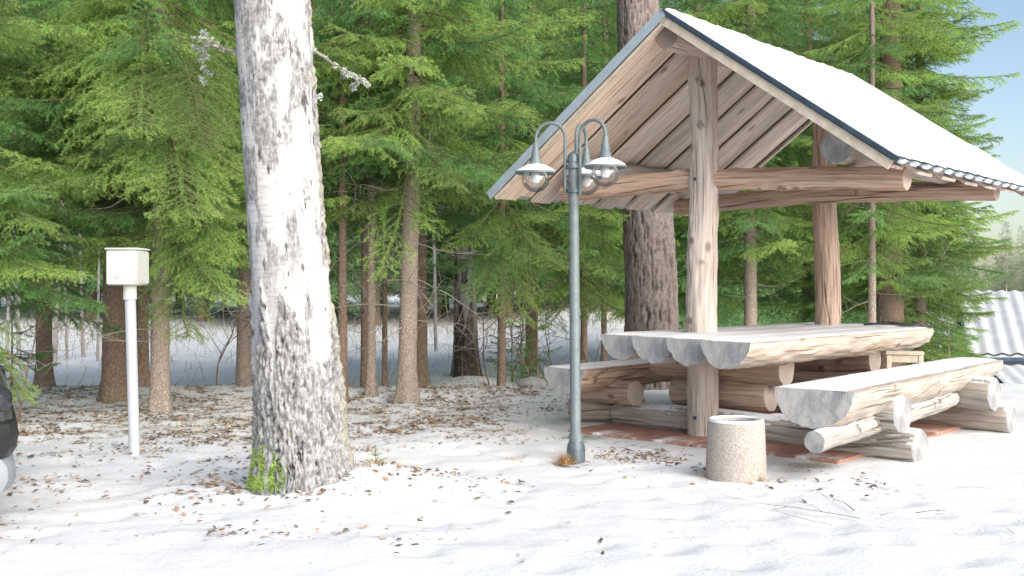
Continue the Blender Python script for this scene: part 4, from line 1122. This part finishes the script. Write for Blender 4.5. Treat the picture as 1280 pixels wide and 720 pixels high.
for k, (px, Y) in enumerate(spots):
    v = k % 4; x = X_(px, Y); sc = (.33 * Y + 2.6) / (11, 13, 9, 14)[k % 4] * rg.uniform(.9, 1.12)
    t = thing("spruce_tree", "dark spruce standing back in the dense wood", "tree", (x, Y, h1(x, Y)), "spruces of the wood behind")
    t.rotation_euler = (0, 0, rg.uniform(0, 6.28)); t.scale = (sc, sc, sc * rg.uniform(.98, 1.06))
    link("trunk", FT[v], t); link("crown", CR[v], t)
# pale, slender stems on the left edge and bare saplings behind the lamp
M_pale = plain("pale_birch_stem", (.33, .30, .27), .85, 0, .35, 6)
for k, (px, Y, w) in enumerate(((8, 19, .05), (24, 20, .07), (68, 18.5, .08), (84, 19, .045), (104, 19.5, .06), (122, 18.5, .045), (310, 20, .05), (545, 20.5, .06))):
    x = X_(px, Y); z0 = h1(x, Y)
    t = thing("bare_birch", "slender pale leafless birch stem at the back of the snow field", "tree", (x, Y, z0), "slender pale stems behind")
    mb = MB(); rg = random.Random(k); q = rg.uniform(-.25, .25); mb.tube([(x, Y, z0 - .1), (x + q * .3, Y, z0 + 1.5), (x + q, Y, z0 + 4.5), (x + q * 1.6, Y, z0 + 7)], [w * .62, w * .5, w * .35, w * .12], 8); mb.build("trunk", M_pale, t)
    mb = MB()
    for j in range(9):
        a = rg.uniform(0, 6.28); zz = rg.uniform(1.2, 5.5); twig_tree(mb, (x + q * zz / 5, Y, z0 + zz), (math.cos(a), math.sin(a), .7), rg.uniform(.6, 1.3), .009, 1, rg, -.1)
    mb.build("twigs", M_dead, t)
for k, (px, Y, lab) in enumerate(((597, 13.2, "bare dark sapling against the peeling birch"), (612, 12.6, "leaning bare sapling right of the peeling birch"), (640, 12.9, "bare sapling left of the lamp pole in the snow"), (655, 13.3, "thin upright sapling near the lamp pole"), (668, 12.2, "short twiggy sapling left of the left bench"), (693, 13.8, "tall bare sapling behind the left bench"), (741, 13.2, "bare sapling between lamp pole and table"), (20, 8.9, "leaning bare shoot near the car"), (270, 11.6, "twiggy bare shrub left of the white birch"))):
    x = X_(px, Y); z0 = h1(x, Y); rg = random.Random(900 + k)
    t = thing("sapling", lab, "sapling", (x, Y, z0), "bare saplings")
    mb = MB(); twig_tree(mb, (x, Y, z0 - .05), (rg.uniform(-.2, .2), 0, 1), rg.uniform(1.0, 1.9), .011, 2, rg, -.15); mb.build("stem", M_twig, t)

# low evergreen scrub in the snow behind the left bench
for k, (px, Y, s_, lab) in enumerate(((672, 12.8, .55, "low young spruce in the snow behind the left bench"), (640, 13.8, .6, "small dark young spruce between sapling stems"), (15, 11.5, .7, "low spruce bough by the left edge of the snow"), (1186, 13.9, .5, "low green spruce beside the corrugated roof"))):
    x = X_(px, Y); t = thing("young_spruce", lab, "tree", (x, Y, h1(x, Y)), "young spruces")
    rg = random.Random(k + 60)
    link("trunk", trunk_simple("trunk", 1.7 * s_, .03, 70 + k, M_bark, n=8), t)
    for j in range(int(18 * s_ + 6)):
        zz = rg.uniform(.12, 1.45 * s_); me = BR[rg.randrange(0, 2)][1]
        link("branch", me, t, (0, 0, zz), (rg.uniform(-.3, .3), R(rg.uniform(-20, 5)), rg.uniform(0, 6.28)), s_ * (1.15 - .7 * zz / (1.6 * s_)))

# seedling by the birch foot
sx, sy = X_(469, 6.35), 6.35; sz = h1(sx, sy)
t = thing("spruce_seedling", "tiny spruce seedling in the snow right of the birch", "seedling", (sx, sy, sz - .01))
mb = MB(); mb.tube([(sx, sy, sz - .03), (sx + .004, sy, sz + .16)], [.003, .0015], 5); mb.build("stem", M_twig, t)
r = np.random.default_rng(4); segs = []
for zz, L in ((.03, .085), (.07, .075), (.11, .045)):
    for k in range(6):
        a = k * 1.05 + zz * 20; segs.append((np.array([0, 0, zz]), np.array([math.cos(a) * .95, math.sin(a) * .95, .3]), L, .3, 1))
segs.append((np.array([0, 0, .10]), np.array([0, 0, 1.0]), .075, .5, 1))
V, T = needles(segs, r, .005, 4, .014, .002); link("needles", mesh("needles", V, [(np.arange(len(V)).reshape(-1, 3), 0)], [M_needle], {'tip': T}), t)

# dry grass tufts
def tuft(px, py, Y, n_, sp, h0, h1_, lab, mat_, seed):
    x = X_(px, Y)
    o = grass("grass_tuft", lab, n_, lambda r, n: np.stack([x + r.normal(0, sp, n), Y + r.normal(0, sp, n)], 1), h0, h1_, mat_, seed, kind=None, wid=.0018)
    tag(o, lab, "grass tuft", "dry grass tufts")
tuft(707, 578, 6.85, 240, .028, .05, .13, "orange dry grass tuft at the foot of the lamp post", M_tuft, 1)
tuft(884, 590, 6.35, 90, .03, .03, .08, "thin dry grass at the left foot of the concrete bin", M_straw, 2)
tuft(945, 598, 6.2, 110, .03, .03, .08, "dry grass and leaves at the right foot of the concrete bin", M_tuft, 3)
tuft(512, 585, 6.4, 80, .05, .04, .10, "sparse green-brown grass right of the spruce seedling", M_straw, 4)
tuft(478, 602, 6.05, 160, .09, .04, .12, "green-brown grass on the snow mound right of the birch", M_straw, 7)
tuft(146, 485, 10.2, 60, .05, .25, .5, "tall curling dry stalks against the stout reddish spruce", M_straw, 5)
tuft(640, 575, 7.0, 50, .05, .03, .08, "few dark grass blades left of the lamp post", M_straw, 6)

# fallen twigs on the snow
def fallen(px, py, ang_, L, seed, lab, rr=.005):
    Y = CAMZ * F / (py - 360); x = X_(px, Y); z = h1(x, Y) + .012
    t = thing("fallen_twig", lab, "twig", (x, Y, z), "twigs lying on the snow")
    rg = random.Random(seed); mb = MB(); twig_tree(mb, (x, Y, z), (math.cos(ang_), math.sin(ang_), .12), L, rr, 2, rg, -.05)
    vs = mb.v
    for v in vs: v[:, 2] = z + (v[:, 2] - z) * .35 + .004
    mb.build("stem", M_twig, t)
fallen(1075, 652, 2.7, .75, 1, "forked thin twig lying on the snow before the bench", .0045)
fallen(1068, 642, 1.9, .45, 2, "thin twig lying across the forked twig", .004)
fallen(1040, 660, 2.9, .38, 8, "bent twig left end of the twig heap", .0035)
fallen(1145, 645, .35, .2, 3, "short dark twig alone on the open snow", .006)
fallen(1100, 648, .5, .1, 4, "tiny hooked twig between the other twigs", .004)
fallen(600, 625, .8, .16, 5, "small straight twig on the snow right of the birch", .003)
fallen(1268, 672, 1.5, .14, 6, "lone upright stalk at the lower right", .003)
fallen(330, 625, .2, .3, 9, "dark twig lying left of the birch foot", .006)

# ------------------------------------------------------------------ neighbour building lower down on the right
M_shed = plain("grey_sheet_wall", (.44, .47, .50), .6, .1, .12)
Y0, Y1 = 15.5, 18.6
zr, ze = P(0, 366, Y1).z, P(0, 445, Y0).z
sx0 = X_(1210, Y0); sx1 = X_(1199, Y1); sl = 6.0
sh = thing("neighbour_shed", "low building with snowy corrugated roof at the right edge", "shed", (sx0 + 3, Y0 + 1, -1.4))
def corr(name, A, B, C, D, mat_, nc, amp, th=0.0):
    """corrugated sheet over quad A-B (low edge) D-C (high edge)"""
    nv = nc * 6 + 1; V = []; fs = []
    nrm = (Vector(B) - Vector(A)).cross(Vector(D) - Vector(A)).normalized()
    for s in (0, .5, 1):
        for k in range(nv):
            t = k / (nv - 1); p = (Vector(A).lerp(Vector(B), t)).lerp(Vector(D).lerp(Vector(C), t), s) + nrm * (amp * math.sin(2 * math.pi * k / 6) + th); V.append(tuple(p))
    for a in range(2):
        for k in range(nv - 1): fs.append((a * nv + k, a * nv + k + 1, (a + 1) * nv + k + 1, (a + 1) * nv + k))
    mb = MB(); mb.add(V, fs); return mb.build(name, mat_, sh)
A, B, C, D = (sx0, Y0, ze), (sx0 + sl, Y0 + .3, ze), (sx1 + sl, Y1, zr), (sx1, Y1, zr)
rs = corr("roof_sheet", A, B, C, D, M_sheet, 26, .018)
M_frost = plain("frosted_sheet", (.42, .43, .45), .7, 0, .12, 3)
corr("snow_cover", A, B, C, D, M_frost, 26, .016, .035)
mb = MB(); va = Vector(A); vd = Vector(D); mb.tube([va + Vector((-.03, -.02, -.03)), vd + Vector((-.03, 0, -.03))], .07, 4); mb.build("verge_board", M_verge, sh, smooth=False)
mb = MB(); mb.tube([va + Vector((-.05, -.03, -.07)), Vector(B) + Vector((0, -.03, -.07))], .05, 4); mb.build("gutter", M_verge, sh, smooth=False)
A2, B2 = (sx0 + .25, Y0 - .9, ze - .45), (sx0 + sl, Y0 - .6, ze - .45); C2, D2 = (sx0 + sl, Y0 + .25, ze - .12), (sx0 + .25, Y0 + .05, ze - .12)
corr("lean_to_roof", A2, B2, C2, D2, M_frost, 26, .016)
mb = MB(); mb.add([(sx0 + .1, Y0 + .08, -1.8), (sx0 + sl, Y0 + .38, -1.8), (sx0 + sl, Y0 + .38, ze - .05), (sx0 + .1, Y0 + .08, ze - .05), (sx0 + .1, Y1, -1.8), (sx1 + .1, Y1, zr - .05)],
    [(0, 1, 2, 3), (4, 0, 3, 5)]); mb.build("wall", M_shed, sh, smooth=False)
# far pale trees beyond the building
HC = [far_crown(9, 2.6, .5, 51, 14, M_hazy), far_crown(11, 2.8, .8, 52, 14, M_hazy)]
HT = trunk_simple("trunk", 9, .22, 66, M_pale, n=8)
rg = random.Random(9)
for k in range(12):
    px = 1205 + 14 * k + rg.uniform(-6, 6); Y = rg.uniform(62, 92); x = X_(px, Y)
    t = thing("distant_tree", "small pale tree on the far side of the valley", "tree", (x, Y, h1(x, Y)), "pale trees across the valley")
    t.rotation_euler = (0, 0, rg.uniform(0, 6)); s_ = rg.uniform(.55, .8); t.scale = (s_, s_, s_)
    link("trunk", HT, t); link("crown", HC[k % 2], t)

# ------------------------------------------------------------------ the car at the left edge
M_car = plain("dark_grey_car_paint", (.05, .055, .06), .25, .4, .1, 3, 0, .6)
M_blackp = plain("black_plastic", (.018, .019, .02), .45, 0, .2, 12)
M_greyp = plain("grey_plastic_bumper", (.24, .26, .28), .5, 0, .12, 6)
M_glass = plain("dark_car_glass", (.02, .022, .025), .08, 0, .1, 3, 0, .8)
M_red = plain("red_tail_lens", (.42, .03, .03), .15, 0, .1, 3, 0, .7)
ckx, cky = X_(20, 4.75), 4.75
car = thing("parked_car", "rear corner of a dark parked car at the left edge", "car", (ckx - 2.1, cky + .75, 0))
def car_loft(name, prof, y0, y1, mat_, parent=car, inset=.05, round_=.09):
    """profile (x back from the rear end, z) extruded across the car, corners rounded in plan"""
    V = []; fs = []; n_ = len(prof)
    ys = [(y0, round_ * 1.0), (y0 + .03, .4 * round_), (y0 + .12, .0), (y1 - .12, .0), (y1 - .03, .4 * round_), (y1, round_)]
    cz = sum(p[1] for p in prof) / n_
    for y, i_ in ys:
        for x, z in prof: V.append((ckx - x - (i_ if x < 1.0 else 0), y, cz + (z - cz) * (1 - i_ * .25)))
    for a in range(len(ys) - 1):
        for k in range(n_): fs.append((a * n_ + k, a * n_ + (k + 1) % n_, (a + 1) * n_ + (k + 1) % n_, (a + 1) * n_ + k))
    fs.append(tuple(range(n_))); fs.append(tuple((len(ys) - 1) * n_ + k for k in range(n_ - 1, -1, -1)))
    mb = MB(); mb.add(V, fs); return mb.build(name, mat_, parent, sharp=35)
car_loft("body", [(.03, .40), (.012, .55), (.02, .64), (.05, .70), (.13, .80), (.30, .88), (.78, 1.36), (1.3, 1.45), (2.3, 1.43), (3.0, 1.0), (4.0, .82), (4.15, .5), (4.1, .3), (.3, .28), (.09, .30)], cky, cky + 1.7, M_car)
car_loft("bumper", [(-.006, .41), (-.014, .47), (-.008, .53), (.03, .545), (.3, .54), (.3, .36), (.02, .37)], cky - .012, cky + 1.712, M_blackp)
car_loft("lower_bumper", [(.03, .375), (-.0, .33), (-.004, .27), (.02, .22), (.08, .20), (.3, .20), (.3, .37)], cky - .010, cky + 1.71, M_greyp)
for yy in (cky - .004, cky + 1.52):
    mb = MB(); mb.box((ckx - .16, yy + .09, .80), (.13, .18, .09), Matrix.Rotation(R(40), 3, 'Y'), .03); mb.build("tail_light", M_red, car)
    mb = MB(); mb.box((ckx - .10, yy + .09, .64), (.17, .18, .13), None, .04); mb.build("dark_lens", M_glass, car)
for xx in (.85, 3.4):
    for yy in (cky + .1, cky + 1.6):
        mb = MB(); mb.tube([(ckx - xx, yy - .1, .30), (ckx - xx, yy + .1, .30)], .30, 28); wo_ = mb.build("wheel", M_blackp, car)
        mb = MB(); mb.tube([(ckx - xx, yy - .108, .30), (ckx - xx, yy + .108, .30)], .19, 20); mb.build("rim", M_greyp, wo_)
mb = MB(); mb.box((ckx - 1.5, cky + .0, 1.16), (1.5, .02, .28), None, .008); mb.build("side_window", M_glass, car)

# turn the car about its near rear corner so that only that corner reaches into the picture
ca_ = R(27); piv = Vector((ckx, cky, 0)); rel = car.location - piv
car.rotation_euler = (0, 0, ca_); car.location = piv + Matrix.Rotation(ca_, 3, 'Z') @ rel

# stones and root lumps
M_stone = plain("grey_stone", (.30, .29, .27), .9, 0, .3, 12, .004)
for px, Y, s_, lab in ((664, 11.2, .09, "pale snow dusted stone right of the thin dark spruce"),):
    x = X_(px, Y); z = h1(x, Y); mb = MB(); mb.lathe((0, 0, 0), [(.0005 + s_ * 1.6 * math.sin(math.pi * k / 10), -s_ * math.cos(math.pi * k / 10)) for k in range(11)], 20)
    v = mb.v[0]; v += (np.stack([fbm(v * 9 + i, 3) for i in (1, 30, 60)], 1) - .5) * s_ * .9; v += np.array([x, Y, z + s_ * .25])
    o = mb.build("stone", M_stone); tag(o, lab, "stone")
print("objects", len(bpy.data.objects), "tris", sum(sum(len(p.vertices) - 2 for p in me.polygons) for me in bpy.data.meshes if len(me.polygons) < 5000) )
